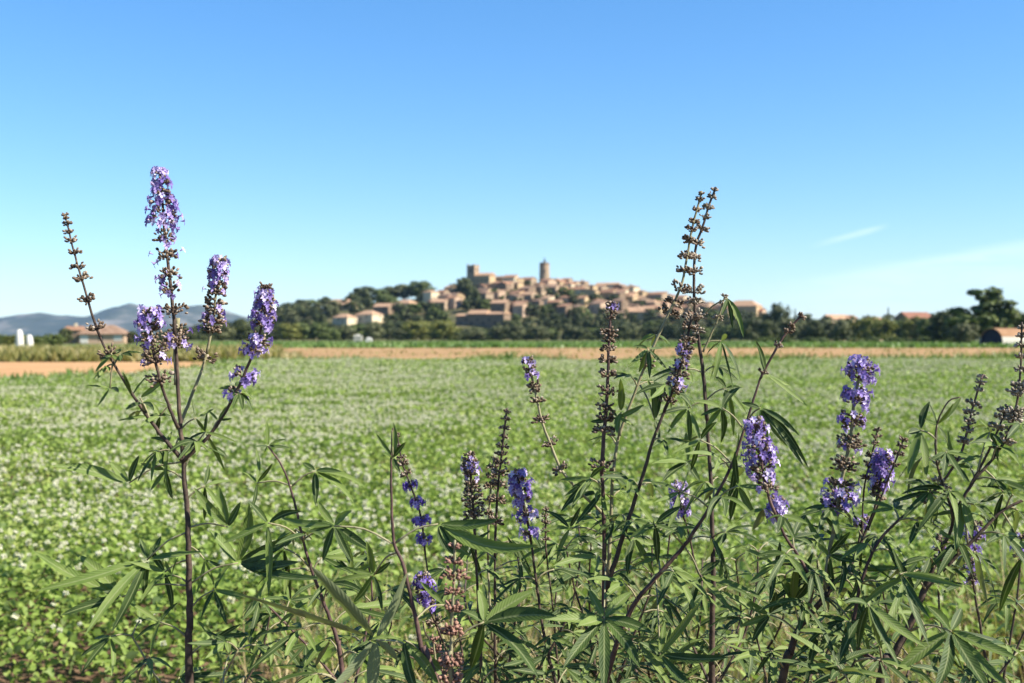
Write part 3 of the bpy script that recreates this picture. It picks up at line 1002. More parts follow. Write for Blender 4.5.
house_row('topmost', 0.97, [(500, 536, 'right of the church'), (556, 700, 'right of the round tower')], (7.5, 11), (4.6, 7.2), 2)
house_row('second', 0.85, [(434, 456, 'left of the church trees'), (480, 712, 'right of the church trees')], (7.5, 12), (4.2, 7.0), 2)
house_row('third', 0.73, [(436, 460, 'left of the church trees'), (482, 600, 'right of the church trees'), (606, 722, 'below the ridge end')], (8.5, 14), (4.2, 6.6), 2)
house_row('fourth', 0.60, [(438, 458, 'left of the church trees'), (484, 664, 'right of the church trees')], (11, 21), (4.0, 6.2), 2)
house_row('lowest', 0.46, [(500, 680, 'right of the farmstead')], (13, 26), (4.2, 6.5), 2)
house_row('outlying', 0.33, [(520, 720, 'right of the farmstead')], (30, 55), (4.2, 6.0), 2)

# named buildings
for px, t, w, d, h, rz, wl_, rf_, st, lab in (
        (345, 0.36, 12, 9, 3.8, -35, 'cream', 'orange', 'hip', 'low cream house, left of the two pale houses in the wood'),
        (369, 0.38, 14, 10, 4.6, -35, 'cream', 'orange', 'hip', 'wider cream house, right of the two pale houses in the wood'),
        (341, 0.80, 20, 9, 3.2, -20, 'ochre', 'orange', 'hip', 'long low roofed house at the left end of the skyline'),
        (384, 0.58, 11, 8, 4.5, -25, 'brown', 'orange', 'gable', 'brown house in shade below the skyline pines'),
        (406, 0.62, 14, 9, 5.0, -38, 'ochre', 'orange', 'hip', 'ochre house with a dark front below the rightmost skyline pines'),
        (431, 0.80, 8, 8, 7.5, 50, 'cream', 'orange', 'hip', 'tall cream house at the left end of the village'),
        (722, 0.72, 12, 9, 5.5, -30, 'ochre', 'terracotta', 'gable', 'ochre house behind the tallest seed spikes'),
        (744, 0.86, 22, 12, 6.5, -32, 'ochre', 'orange', 'hip', 'large pale ochre building at the right end of the village'),
        (758, 0.84, 9, 8, 4.5, -32, 'pink', 'red', 'gable', 'small reddish house at the right foot of the large ochre building'),
        (640, 0.42, 16, 9, 4.0, -18, 'ochre', 'orange', 'shed', 'long ochre house low on the slope under the ridge end'),
        (296, 0.10, 8, 6, 3.0, -30, 'pink', 'orange', 'gable', 'tiny pink walled house at the foot of the left wood')):
    D = Y0 + (Y1 - Y0) * t
    house(ground_at(px, D), w, d, h, math.radians(rz), wl_, rf_, lab, 'separate houses on the hill', st, windows=3, seed=px)
# houses beyond the right-hand tree line
for px, D, w, d, h, rz, wl_, rf_, lab in ((835, 600, 12, 8, 11.4, 20, 'pink', 'orange', 'pink walled house with orange roof peeping over the right-hand trees'),
                                          (846, 605, 9, 8, 11.8, 20, 'ochre', 'terracotta', 'small terracotta roof beside the pink house over the trees'),
                                          (872, 610, 8, 8, 11.2, 20, 'pink', 'orange', 'orange roof left of the second cypress above the trees'),
                                          (914, 480, 13, 9, 9.8, 20, 'brown', 'red', 'house with dark red pitched roof on the skyline above yellowish trees')):
    house((gx(px, D), D, 0), w, d, h, math.radians(rz), wl_, rf_, lab, 'houses behind the right-hand trees', 'gable', windows=2, seed=px)

# long farmstead with dark front at the foot of the hill
D = 655
fm = ground_at(478, D)
root = empty('farmstead', fm, 'long dark fronted farmstead with two pinkish roofs at the hill foot', 'farmhouse', None, math.radians(-27))
root.scale = (0.84, 0.84, 0.9)
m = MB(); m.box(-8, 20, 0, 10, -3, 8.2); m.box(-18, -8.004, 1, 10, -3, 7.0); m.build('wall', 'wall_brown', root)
m = MB()
for (x0, x1, y0, y1, z, rs) in ((-8.6, 6, -0.7, 10.7, 8.2, 2.6), (6.01, 20.6, -0.7, 10.7, 8.0, 1.5), (-18.6, -8.61, 0.4, 10.6, 7.0, 1.6)):
    yc = (y0 + y1) / 2
    m.add([(x0, y0, z), (x1, y0, z), (x1, y1, z), (x0, y1, z), (x0, yc, z + rs), (x1, yc, z + rs)], [(0, 1, 5, 4), (2, 3, 4, 5), (1, 2, 5), (3, 0, 4), (3, 2, 1, 0)])
m.build('roof', 'roof_orange', root)
for k in range(7):
    m = MB(); xx = -15 + 4.6 * k; yy = 1 if xx < -8.5 else 0
    m.box(xx, xx + 1.3, yy - 0.06, yy + 0.1, 3.6 if k % 2 else 1.0, 5.2 if k % 2 else 3.1); m.build('window', 'window_dark', root)
m = MB(); m.box(18.0, 19.4, 3, 4.4, 8.6, 11.0); m.build('chimney', 'wall_ochre', root)

# church on the crest: square bell tower and nave
cp_ = ground_at(480, 798)
root = empty('village_church', cp_, 'square towered ochre church on the crest of the hill', 'church', None, math.radians(-30))
root.scale = (0.84, 0.84, 0.98)
m = MB(); m.box(-10.6, -3.0, -3.8, 3.8, -3, 15.6)
for (ax, ay) in ((-10.6, -3.8), (-4.4, -3.8), (-10.6, 2.4), (-4.4, 2.4)): m.box(ax, ax + 1.4, ay, ay + 1.4, 15.6, 16.4)
bt = m.build('bell_tower', 'wall_stone', root)
m = MB(); m.box(-7.6, -6.0, -3.86, -3.6, 10.5, 13.2); m.build('belfry_opening', 'window_dark', bt)
m = MB(); m.box(-3.06, -2.94, -0.8, 0.8, 11.5, 13.8); m.build('belfry_opening', 'window_dark', bt)
m = MB(); m.box(-2.996, 12, -4.6, 5.4, -3, 8.2); m.build('wall', 'wall_ochre', root)
m = MB(); m.add([(-2.99, -5.2, 8.1), (12.6, -5.2, 8.1), (12.6, 6.0, 8.1), (-2.99, 6.0, 8.1), (-2.99, 0.4, 10.2), (12.6, 0.4, 10.2)], [(0, 1, 5, 4), (2, 3, 4, 5), (1, 2, 5), (3, 0, 4), (3, 2, 1, 0)])
m.build('roof', 'roof_orange', root)
for k in range(3):
    m = MB(); m.box(0 + 4 * k, 0.9 + 4 * k, -4.66, -4.5, 3.4, 5.8); m.build('window', 'window_dark', root)

# round clock tower
tp = ground_at(544.5, 800)
root = empty('round_tower', tp, 'round stone tower with an iron bell cage rising above the village', 'tower')
V, Fc = tube_verts([(0, 0, -3), (0, 0, 8), (0, 0, 14.6)], [3.75, 3.6, 3.45], 28)
link_mesh('tower_shaft', V, Fc, 'wall_stone', root)
V, Fc = tube_verts([(0, 0, 14.6), (0, 0, 15.4), (0, 0, 15.41), (0, 0, 16.0)], [3.62, 3.62, 3.1, 3.0], 28)
link_mesh('parapet', V, Fc, 'wall_brown', root)
m = MB()
for k in range(4):
    a = PI / 4 + k * PI / 2
    v, f = tube_verts([(1.0 * math.cos(a), 1.0 * math.sin(a), 15.6), (0.9 * math.cos(a), 0.9 * math.sin(a), 18.0), (0, 0, 19.6)], [0.2, 0.18, 0.12], 5)
    m.add(v, f)
cage = m.build('bell_cage', 'iron', root)
V, Fc = tube_verts([(0, 0, 16.6), (0, 0, 16.8), (0, 0, 17.4), (0, 0, 17.9)], [0.75, 0.62, 0.45, 0.12], 12)
link_mesh('bell', V, Fc, 'iron', cage)
m = MB(); m.box(-0.4, 0.4, -3.75, -3.3, 9, 10.6); m.build('window', 'window_dark', root)
m = MB(); m.box(3.3, 3.72, -0.4, 0.4, 5, 6.6); m.build('window', 'window_dark', root)

# terracotta farmhouse on the left
D = 300
root = empty('farmhouse', (gx(104, D), D, 0), 'terracotta roofed farmhouse with pinkish walls beyond the weedy bank on the left', 'farmhouse', None, math.radians(4))
m = MB(); m.box(-5.2, 6.3, -4, 4, -0.4, 2.6); m.build('wall', 'wall_pink', root)
m = MB(); m.add([(-5.8, -4.6, 2.55), (6.9, -4.6, 2.55), (6.9, 4.6, 2.55), (-5.8, 4.6, 2.55), (-2.0, 0, 5.0), (2.6, 0, 5.0)],
                [(0, 1, 5, 4), (1, 2, 5), (2, 3, 4, 5), (3, 0, 4), (3, 2, 1, 0)])
rf = m.build('roof', 'roof_brownish', root)
m = MB(); m.box(-9.6, -5.21, -2.6, 3, -0.4, 3.6); w2 = m.build('side_wing', 'wall_brown', root)
m = MB(); m.add([(-10, -3.0, 3.6), (-5.3, -3.0, 3.6), (-5.3, 3.4, 3.6), (-10, 3.4, 3.6), (-9.6, 0.2, 4.7), (-5.3, 0.2, 4.7)], [(0, 1, 5, 4), (1, 2, 5), (2, 3, 4, 5), (3, 0, 4), (3, 2, 1, 0)])
m.build('wing_roof', 'roof_terracotta', w2)
m = MB(); m.box(-7.6, -7.0, -0.2, 0.5, 4.3, 5.4); m.build('chimney', 'wall_cream', w2)
m = MB(); m.box(-4.9, -2.9, -4.07, -3.9, 0.2, 2.3); m.build('door', 'white_paint', root)
m = MB(); m.box(3.6, 5.6, -4.07, -3.9, 0.9, 2.3); m.build('shutter', 'white_paint', root)
m = MB(); m.box(-0.3, 0.8, -4.06, -3.9, 1.0, 2.1); m.build('window', 'window_dark', root)

# arched barn on the right
D = 252
root = empty('arched_barn', (gx(1000, D), D, 0), 'arched barn with dark open end, brownish orange roof and pale side wall', 'barn', None, math.radians(-8))
root.rotation_euler = (0, 0, math.radians(42))
m = MB(); NS = 14; LEN = 17.0; R0 = 2.75; HB = 3.75
arc = [(-R0 * math.cos(PI * k / NS), HB * math.sin(PI * k / NS) ** 0.85) for k in range(NS + 1)]
# the arch spans y-z at the left end, extruded towards +x; roof = upper part, side = lower part
def arch_strip(k0, k1, off):
    mm = MB()
    a = [( (p[0]) * off, max(-0.3, p[1] * off)) for p in arc[k0:k1 + 1]]
    b_ = [(p[0] * (off - 0.03), p[1] * (off - 0.03)) for p in arc[k0:k1 + 1]]
    n_ = len(a)
    v = [(-4.4, p[0], p[1]) for p in a] + [(LEN - 4.4, p[0], p[1]) for p in a] + [(-4.4, p[0], p[1]) for p in b_] + [(LEN - 4.4, p[0], p[1]) for p in b_]
    f = []
    for i in range(n_ - 1):
        f += [(i, i + 1, n_ + i + 1, n_ + i), (2 * n_ + i, 3 * n_ + i, 3 * n_ + i + 1, 2 * n_ + i + 1), (i, 2 * n_ + i, 2 * n_ + i + 1, i + 1), (n_ + i, n_ + i + 1, 3 * n_ + i + 1, 3 * n_ + i)]
    f += [(0, n_, 3 * n_, 2 * n_), (n_ - 1, 3 * n_ - 1, 4 * n_ - 1, 2 * n_ - 1)]
    mm.add(v, f)
    return mm
arch_strip(2, NS - 2, 1.0).build('roof', 'roof_rust', root)
arch_strip(0, 2, 0.985).build('side_wall', 'grey_stone', root)
arch_strip(NS - 2, NS, 0.985).build('side_wall', 'grey_stone', root)
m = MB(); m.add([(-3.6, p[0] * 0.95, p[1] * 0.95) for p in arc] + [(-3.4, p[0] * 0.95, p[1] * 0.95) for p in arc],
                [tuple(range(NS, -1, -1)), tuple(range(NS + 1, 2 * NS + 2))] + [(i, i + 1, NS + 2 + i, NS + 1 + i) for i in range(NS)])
m.build('end_shade_panel', 'barn_inner_shade', root)  # near-black panel painted as the shade inside the open end

# two white tapering pillars in the weeds, and two pale posts at the hill foot
for px, D, w, h, label, mat in ((19.5, 118, 0.42, 2.45, 'taller of the two white tapering pillars in the weeds at far left', 'white_paint'),
                                (29.5, 120, 0.40, 1.90, 'shorter of the two white tapering pillars in the weeds at far left', 'white_paint')):
    root = empty('white_pillar', (gx(px, D), D, 0), label, 'pillar', 'white pillars on the left')
    V, Fc = tube_verts([(0, 0, -.1), (0, 0, .15), (0.01, 0, h * 0.3), (0, 0, h * 0.6), (-0.02, 0, h * 0.85), (-0.02, 0, h * 0.96), (-0.02, 0, h)], [w * 0.95, w, w * 0.98, w * 0.92, w * 0.78, w * 0.45, 0.06], 14)
    link_mesh('pillar_shaft', V, Fc, mat, root, smooth=True)
    V, Fc = tube_verts([(0, 0, -.1), (0, 0, .14)], [w * 1.12, w * 1.08], 14)
    link_mesh('plinth', V, Fc, 'grey_stone', root)
for px, D, w, h, label, mat in ((358, 420, 1.5, 3.1, 'blunt greyish cream stone hut at the hill foot beside a white one', 'grey_stone'),
                                (369, 420, 1.1, 1.9, 'small bright white hut at the hill foot beside a greyish one', 'white_paint')):
    root = empty('field_hut', (gx(px, D), D, 0), label, 'hut', 'pale huts at the hill foot')
    m = MB(); m.box(-w, w, -w, w, -.2, h * 0.7); m.build('wall', mat, root)
    m = MB(); m.add([(-w * 1.08, -w * 1.08, h * .7), (w * 1.08, -w * 1.08, h * .7), (w * 1.08, w * 1.08, h * .7), (-w * 1.08, w * 1.08, h * .7), (0, 0, h)], [(0, 1, 4), (1, 2, 4), (2, 3, 4), (3, 0, 4), (3, 2, 1, 0)])
    m.build('roof', mat, root)


# ------------------------------------------------------------------ the air: thin haze that turns the far mountains blue
m, t = new_mat('haze_air')
pv = node(t, 'ShaderNodeVolumePrincipled')
pv.inputs['Color'].default_value = (0.40, 0.66, 1.0, 1)
pv.inputs['Density'].default_value = 0.000032
pv.inputs['Anisotropy'].default_value = 0.0
vo = node(t, 'ShaderNodeOutputMaterial')
t.links.new(pv.outputs[0], vo.inputs['Volume'])
m = MB(); m.box(-8600, 8600, -300, 9000, -1, 330)
hz_o = m.build('haze', 'haze_air')
tag(hz_o, 'thin blue haze over the plain before the far mountains', 'haze', kind='stuff')


# ------------------------------------------------------------------ the flowering shrubs in front
PR = random.Random(23)
UP = Vector((0, 0, 1))


def smooth_path(pts, n=6):
    """Catmull-Rom through the given points"""
    if len(pts) < 3:
        a, b = pts[0], pts[-1]
        return [a.lerp(b, k / n) for k in range(n + 1)]
    P_ = [pts[0] * 2 - pts[1]] + list(pts) + [pts[-1] * 2 - pts[-2]]
    out = []
    for i in range(1, len(P_) - 2):
        p0, p1, p2, p3 = P_[i - 1:i + 3]
        for k in range(n):
            t = k / n
            out.append(0.5 * (2 * p1 + (p2 - p0) * t + (2 * p0 - 5 * p1 + 4 * p2 - p3) * t * t + (3 * p1 - p0 - 3 * p2 + p3) * t ** 3))
    out.append(pts[-1])
    return out


def leaflet(mb, c, d, L, w, nrm, droop=0.12, fold=0.22, stalk=0.06, twist=0.0):
    """one narrow leaflet: folded along the midrib, arching"""
    d = d.normalized()
    s = d.cross(nrm)
    if s.length < 1e-3: s = d.orthogonal()
    s.normalize()
    n = s.cross(d).normalized()
    if n.dot(nrm) < 0: n = -n; s = -s
    K = 9
    V, Fc = [], []
    b0 = len(mb.v)
    sway = PR.uniform(-0.06, 0.06)
    for i in range(K + 1):
        t = i / K
        prof = max(0.02, math.sin(PI * min(1, t * 0.93 + 0.035) ** 0.82)) ** 0.85 if i < K else 0.01
        ang = twist * t
        s2 = s * math.cos(ang) + n * math.sin(ang); n2 = n * math.cos(ang) - s * math.sin(ang)
        p = c + d * (L * (stalk + (1 - stalk) * t)) - n * (droop * L * t * t) * 0.5 - UP * (droop * L * t * t) * 0.6 + s * (sway * L * math.sin(PI * t))
        hw = w * 0.5 * prof
        rip = 0.10 * hw * math.sin(i * 2.1 + sway * 60)
        V += [p + s2 * hw + n2 * (fold * hw + rip), p - n2 * fold * hw * 0.4, p - s2 * hw + n2 * (fold * hw - rip)]
        for q_, ac in ((0, 0.0), (1, 1.0), (2, 0.0)): mb.a[b0 + 3 * i + q_] = (ac, t, 0)
    for i in range(K):
        a = i * 3
        Fc += [(a, a + 3, a + 4, a + 1), (a + 1, a + 4, a + 5, a + 2)]
    # winding so that the upper side is the front
    p0, p1, p2 = V[0], V[3], V[4]
    if (p1 - p0).cross(p2 - p0).dot(n) < 0:
        Fc = [tuple(reversed(f)) for f in Fc]
    mb.add(V, Fc, 0)


def petiole(mb, a, b, r=0.0011, sag=0.10, mi=1):
    mid = (a + b) / 2 + UP * ((b - a).length * sag)
    path = smooth_path([a, mid, b], 3)
    V, Fc = tube_verts(path, [r * 1.25 - 0.4 * r * k / len(path) for k in range(len(path))], 5)
    mb.add(V, Fc, mi)


def leaf_obj(parent, off, a, c, dirs, w, stem_mat='green_stem', nrm=None, droop=0.15, fold=0.34):
    """palmate leaf as one mesh: petiole from a to c, leaflets given as vectors"""
    mb = MB()
    if a is not None: petiole(mb, a - off, c - off)
    for v in dirs:
        L = v.length
        base_n = nrm if nrm else (UP + Vector((PR.uniform(-.3, .8), PR.uniform(-1.1, -.1), 0)))
        leaflet(mb, c - off, v, L, 0.93 * w * (0.55 + 0.45 * min(1, L / 0.09)) * PR.uniform(0.85, 1.15), base_n.normalized(), droop * PR.uniform(0.4, 1.5), fold, twist=PR.uniform(-0.5, 0.5))
    return mb.build('leaf', ['shrub_leaf', stem_mat], parent, True)


def fan(u, nrm, size, nl=None):
    """leaflet vectors of a palmate leaf whose petiole points along u"""
    nl = nl or PR.choice([5, 5, 5, 7, 3])
    u = u.normalized(); nrm = (nrm - u * nrm.dot(u)).normalized(); s = u.cross(nrm)
    spread = {3: 42, 5: 40, 7: 30}[nl]
    out = []
    for k in range(nl):
        j = k - (nl - 1) / 2
        a = math.radians(j * spread + PR.uniform(-9, 9))
        L = size * (1 - 0.16 * abs(j) - (0.12 if abs(j) > 1.5 else 0)) * PR.uniform(0.85, 1.1)
        v = u * math.cos(a) + s * math.sin(a) + nrm * PR.uniform(-0.22, 0.10)
        out.append(v.normalized() * L)
    return out


def ovoid(mb, c, d, L, r, mi=0, sides=5):
    d = d.normalized(); n = d.orthogonal().normalized(); b = d.cross(n)
    V = [c]
    for (t, q) in ((0.25, 0.8), (0.62, 1.0), (0.92, 0.62)):
        for k in range(sides):
            a = 2 * PI * k / sides
            V.append(c + d * (L * t) + (n * math.cos(a) + b * math.sin(a)) * (r * q))
    V.append(c + d * L)
    Fc = []
    for k in range(sides):
        k2 = (k + 1) % sides
        Fc.append((0, 1 + k2, 1 + k))
        for j in range(2):
            Fc.append((1 + j * sides + k, 1 + j * sides + k2, 1 + (j + 1) * sides + k2, 1 + (j + 1) * sides + k))
        Fc.append((1 + 2 * sides + k, 1 + 2 * sides + k2, 1 + 3 * sides))
    mb.add(V, Fc, mi)


def corolla(mb, c, d, size, mi=1, stamens=True):
    """small two-lipped flower: tube and five spreading lobes, thin stamens"""
    d = d.normalized(); n = (UP - d * UP.dot(d))
    n = n.normalized() if n.length > 0.05 else d.orthogonal().normalized()
    b = d.cross(n)
    throat = c + d * size * 0.8
    V, Fc = [], []
    S = 5
    for (t, q) in ((0.0, 0.10), (0.5, 0.16), (0.82, 0.26)):
        for k in range(S):
            a = 2 * PI * k / S
            V.append(c + d * size * t + (n * math.cos(a) + b * math.sin(a)) * size * q)
    for j in range(2):
        for k in range(S):
            k2 = (k + 1) % S
            Fc.append((j * S + k, j * S + k2, (j + 1) * S + k2, (j + 1) * S + k))
    for k in range(S):
        a = 2 * PI * (k + 0.5) / S
        r = n * math.cos(a) + b * math.sin(a)
        sd = b * math.cos(a) - n * math.sin(a)
        big = 1.45 if k == 2 else 1.0
        i0 = len(V)
        V += [throat + r * size * 0.40 * big + sd * size * 0.21 * big + d * size * 0.16, throat + r * size * 0.70 * big + d * size * PR.uniform(-0.02, 0.1), throat + r * size * 0.40 * big - sd * size * 0.21 * big + d * size * 0.16]
        k2 = (k + 1) % S
        Fc += [(2 * S + k, 2 * S + k2, i0, i0 + 1), (2 * S + k, i0 + 1, i0 + 2)]
    mb.add(V, Fc, mi)
    if stamens:
        for k in range(2):
            e = d * size * PR.uniform(1.2, 1.7) + (n * PR.uniform(-.3, .3) + b * PR.uniform(-.3, .3)) * size
            s = n.cross(e).normalized() * size * 0.022
            p = c + d * size * 0.6
            mb.add([p - s, p + s, c + e + s, c + e - s], [(0, 1, 2, 3)], mi)


def whorl(parent, off, p, axis, rad, kind, cal='calyx', pet='petal'):
    """two opposite tufts of calyces round the stem; kind s = seed, b = in bloom, m = a few flowers left"""
    mb = MB()
    axis = axis.normalized()
    n = axis.orthogonal().normalized(); b = axis.cross(n)
    rot = PR.random() * PI
    ncal = max(10, int(34 * min(1.3, rad / 0.011)))
    if kind == 'b': ncal = int(ncal * 0.6)
    mul = 1.0 if kind == 's' else 0.85
    for k in range(ncal):
        side = 0 if k % 2 else PI
        a = rot + side + PR.gauss(0, 0.75)
        el = PR.uniform(-0.35, 0.6)
        d = (n * math.cos(a) + b * math.sin(a)) * math.cos(el) + axis * math.sin(el)
        L = PR.uniform(0.0042, 0.0062) * (0.6 + 0.4 * min(1.3, rad / 0.010))
        r0 = rad * PR.uniform(0.3, mul) - L * 0.4
        c = p - off + d * max(0.001, r0) + axis * PR.uniform(-0.3, 0.3) * rad * 0.6
        ovoid(mb, c, d + axis * 0.35, L, L * PR.uniform(0.24, 0.36))
    # short stalks that carry the tufts
    for side in (0, PI):
        a = rot + side
        V, Fc = tube_verts([p - off - axis * 0.003, p - off + (n * math.cos(a) + b * math.sin(a)) * rad * 0.62 + axis * 0.0015], [0.0011, 0.0008], 4)
        mb.add(V, Fc, 0)
    if kind in 'bm':
        nf = int((16 if kind == 'b' else 5) * (0.55 + 0.45 * rad / 0.012)) + (0 if kind == 'b' else 1)
        for k in range(nf):
            a = rot + (0 if k % 2 else PI) + PR.gauss(0, 1.1)
            el = PR.uniform(-0.45, 0.55)
            d = (n * math.cos(a) + b * math.sin(a)) * math.cos(el) + axis * math.sin(el)
            sz = PR.uniform(0.0056, 0.0086)
            r0 = max(0.0015, rad * (PR.uniform(0.6, 1.15)) - sz * 0.75)
            corolla(mb, p - off + d * r0 + axis * PR.uniform(-0.25, 0.25) * rad * 0.6, d + Vector((0, 0, PR.uniform(-0.25, 0.25))), sz, 1, True)
    return mb.build('seed_whorl' if kind == 's' else 'blossom_whorl', [cal, pet], parent, True)


class Shrub:
    def __init__(self, name, label, D, base, group='flowering shrubs at the field edge', cat='shrub', cal='calyx', pet='petal'):
        self.D, self.cal, self.pet = D, cal, pet
        top = at(base[0], base[1], D)
        self.root_pos = Vector((top.x + (base[2] if len(base) > 2 else 0) , top.y + 0.03, 0))
        self.root = empty(name, self.root_pos, label, cat, group)
        self.off = self.root_pos
        self.paths = []

    def P(self, q):
        return at(q[0], q[1], self.D + (q[2] if len(q) > 2 else 0))

    def stem(self, pts, w0, w1, mat='dark_stem', ground=False, part='branch', leaves=None, spike=None):
        """pts in pixels (x, y, extra depth); w0, w1 thickness in pixels; leaves=(t0,t1,nodes,size); spike=(y_from, [(y, radius px, kind)...])"""
        P_ = [self.P(q) for q in pts]
        if ground: P_ = [self.off + Vector((0, 0, -0.02)), (self.off * 0.5 + P_[0] * 0.5) + Vector((0.01, 0, 0))] + P_
        path = smooth_path(P_, 6)
        k = self.D / F * 0.5
        n = len(path)
        # cumulative length
        cl = [0]
        for a, b in zip(path, path[1:]): cl.append(cl[-1] + (b - a).length)
        T_ = [c / cl[-1] for c in cl]
        if ground:
            j = 12
            t_first = T_[j]
        rad = []
        for t in T_:
            if ground:
                t = max(0, (t - t_first) / (1 - t_first))
            rad.append((w0 + (w1 - w0) * t ** 0.62) * k)
        wob = [p + Vector((PR.uniform(-1, 1), PR.uniform(-1, 1), 0)) * rad[i] * 0.22 for i, p in enumerate(path)]
        V, Fc = tube_verts([p - self.off for p in wob], rad, 7)
        so = link_mesh(part, V, Fc, mat, self.root, smooth=True)
        info = (path, T_, rad)
        self.paths.append(info)
        if leaves:
            t0, t1, nn, size = leaves
            if ground:
                t0 = t_first + (1 - t_first) * t0; t1 = t_first + (1 - t_first) * t1
            for i in range(nn):
                t = t0 + (t1 - t0) * (i + PR.uniform(-0.15, 0.15)) / max(1, nn - 1) if nn > 1 else t0
                t = min(0.999, max(0.0, t))
                p, ax = self.sample(info, t)
                az = PI / 2 * (i % 2) + PR.uniform(-0.4, 0.4) + 0.5
                for sgn in (0, PI):
                    if PR.random() < 0.06: continue
                    a = az + sgn
                    o_ = Vector((math.cos(a), math.sin(a), 0))
                    o_ = (o_ - ax * o_.dot(ax)).normalized()
                    sz = size * PR.uniform(0.75, 1.15) * (1 - 0.35 * i / max(1, nn))
                    u = (o_ + ax * PR.uniform(0.25, 0.8)).normalized()
                    c = p + u * sz * PR.uniform(0.32, 0.55)
                    u2 = (o_ + UP * PR.uniform(-0.55, 0.25)).normalized()
                    leaf_obj(self.root, self.off, p, c, fan(u2, UP * 0.8 + o_ * 0.35 + Vector((0, -0.25, 0)), sz), 0.0105, droop=PR.uniform(0.1, 0.4))
        if spike:
            y0, wl = spike
            m = MB()
            # the flowering top of the stem
            seg = [(p, r) for p, r in zip(path, rad) if True]
            sp = None
            pts_s = []
            for (p, r) in zip(wob, rad):
                v = (p.z - EYE) / p.y
                py = 341.5 - F * (v + SP)
                if py <= y0 + 3: pts_s.append((p, r))
            if len(pts_s) < 2: pts_s = [(wob[-2], rad[-2]), (wob[-1], rad[-1])]
            V, Fc = tube_verts([p - self.off for p, r in pts_s], [r * 1.07 + 0.0002 for p, r in pts_s], 6)
            so2 = link_mesh('flower_spike', V, Fc, mat, self.root, smooth=True)
            for (wy, wr, kd) in wl:
                # where the path passes image row wy (last crossing)
                best = None
                for i, p in enumerate(path):
                    py = 341.5 - F * ((p.z - EYE) / p.y + SP)
                    if best is None or abs(py - wy) < best[0]: best = (abs(py - wy), i, py)
                i = best[1]
                j = i + 1 if best[2] > wy else i - 1
                j = min(max(j, 0), n - 1)
                pj = 341.5 - F * ((path[j].z - EYE) / path[j].y + SP)
                f = 0 if abs(pj - best[2]) < 1e-6 else min(1, max(0, (wy - best[2]) / (pj - best[2])))
                p = path[i].lerp(path[j], f)
                ax = (path[min(i + 1, n - 1)] - path[max(i - 1, 0)])
                whorl(so2, self.off, p, ax, wr * self.D / F, kd, self.cal, self.pet)
        return info

    def sample(self, info, t):
        path, T_, rad = info
        for i in range(len(T_) - 1):
            if T_[i + 1] >= t:
                f = (t - T_[i]) / max(1e-9, T_[i + 1] - T_[i])
                return path[i].lerp(path[i + 1], f), (path[i + 1] - path[i]).normalized()
        return path[-1], (path[-1] - path[-2]).normalized()

    def leaf(self, a, c, tips, w=0.0118, dd=0.0, droop=0.08, fold=0.34, nrm=None):
        """hand-placed leaf: stem pixel a, leaf centre pixel c, leaflet tip pixels"""
        A = self.P(a) if a else None
        C = at(c[0], c[1], self.D + dd)
        dirs = []
        for tp in tips:
            q = at(tp[0], tp[1], self.D + dd + (tp[2] if len(tp) > 2 else PR.uniform(-0.03, 0.02)))
            dirs.append(q - C)
        if nrm is None: nrm = Vector((PR.uniform(-.4, .5), PR.uniform(-1.4, -.5), 0.7))
        return leaf_obj(self.root, self.off, A, C, dirs, w * 1.02, droop=droop, fold=fold, nrm=nrm)


def ser(y0, y1, n, r0, r1, kind, ease=1.0):
    """evenly graded whorls from y0 (top) to y1"""
    return [(y0 + (y1 - y0) * (k / max(1, n - 1)) ** ease, r0 + (r1 - r0) * k / max(1, n - 1), kind) for k in range(n)]


# --- A: the lone tall plant at the left
A = Shrub('flowering_shrub', 'tall lone purple flowered stem at left, its spikes standing against the sky', 1.5, (188, 700))
A.stem([(189, 690), (190, 620), (189, 560), (187, 510), (183, 458), (180, 420), (177, 370), (174, 320), (170, 280), (165, 235), (160, 168)], 9, 1.8, 'dark_stem', True, 'stem',
       spike=(335, ser(173, 223, 6, 8, 17, 'b') + [(238, 13, 'm'), (257, 16, 'm'), (275, 13, 'm'), (290, 15, 'm'), (311, 14, 's'), (340, 18, 'm'), (345, 14, 's')]))
A.stem([(182, 460), (150, 420), (120, 374), (100, 337), (85, 290), (74, 252), (65, 214)], 4.6, 1.3, 'dark_stem', False, 'branch', leaves=(0.06, 0.42, 3, 0.045),
       spike=(340, [(215, 3, 's'), (219, 3.5, 's'), (224, 4.5, 's'), (232, 5.5, 's'), (241, 6, 's'), (253, 7, 's'), (267, 7, 's'), (279, 9, 's'), (300, 8.5, 's'), (328, 9.5, 's'), (354, 9, 's')]))
A.stem([(183, 462), (212, 432), (236, 392), (254, 350), (264, 315), (266, 286)], 4.6, 1.6, 'dark_stem', False, 'branch', leaves=(0.1, 0.4, 2, 0.04),
       spike=(400, [(288, 7, 's'), (294, 9, 'b'), (302, 11, 'b'), (310, 13, 'b'), (318, 14, 'b'), (324, 11, 'b'), (341, 13, 'b'), (351, 12, 'b'), (376, 13, 'b'), (394, 12, 'm')]))
A.stem([(178, 430, .03), (190, 400, .04), (205, 360, .05), (213, 320, .05), (220, 258, .05)], 4, 1.8, 'green_stem', False, 'branch',
       spike=(352, [(260, 8, 'b'), (267, 10, 'b'), (275, 11, 'b'), (284, 11, 'm'), (293, 12, 'm'), (303, 12, 's'), (313, 13, 'm'), (322, 15, 'm'), (331, 9, 's'), (358, 12, 's')]))
A.stem([(178, 428, -.03), (166, 398, -.04), (156, 365, -.05), (151, 335, -.05), (149, 309, -.05)], 4, 1.8, 'dark_stem', False, 'branch',
       spike=(385, [(313, 12, 'b'), (321, 14, 'b'), (329, 13, 'm'), (341, 14, 'm'), (352, 14, 's'), (361, 13, 'm'), (380, 14, 's')]))
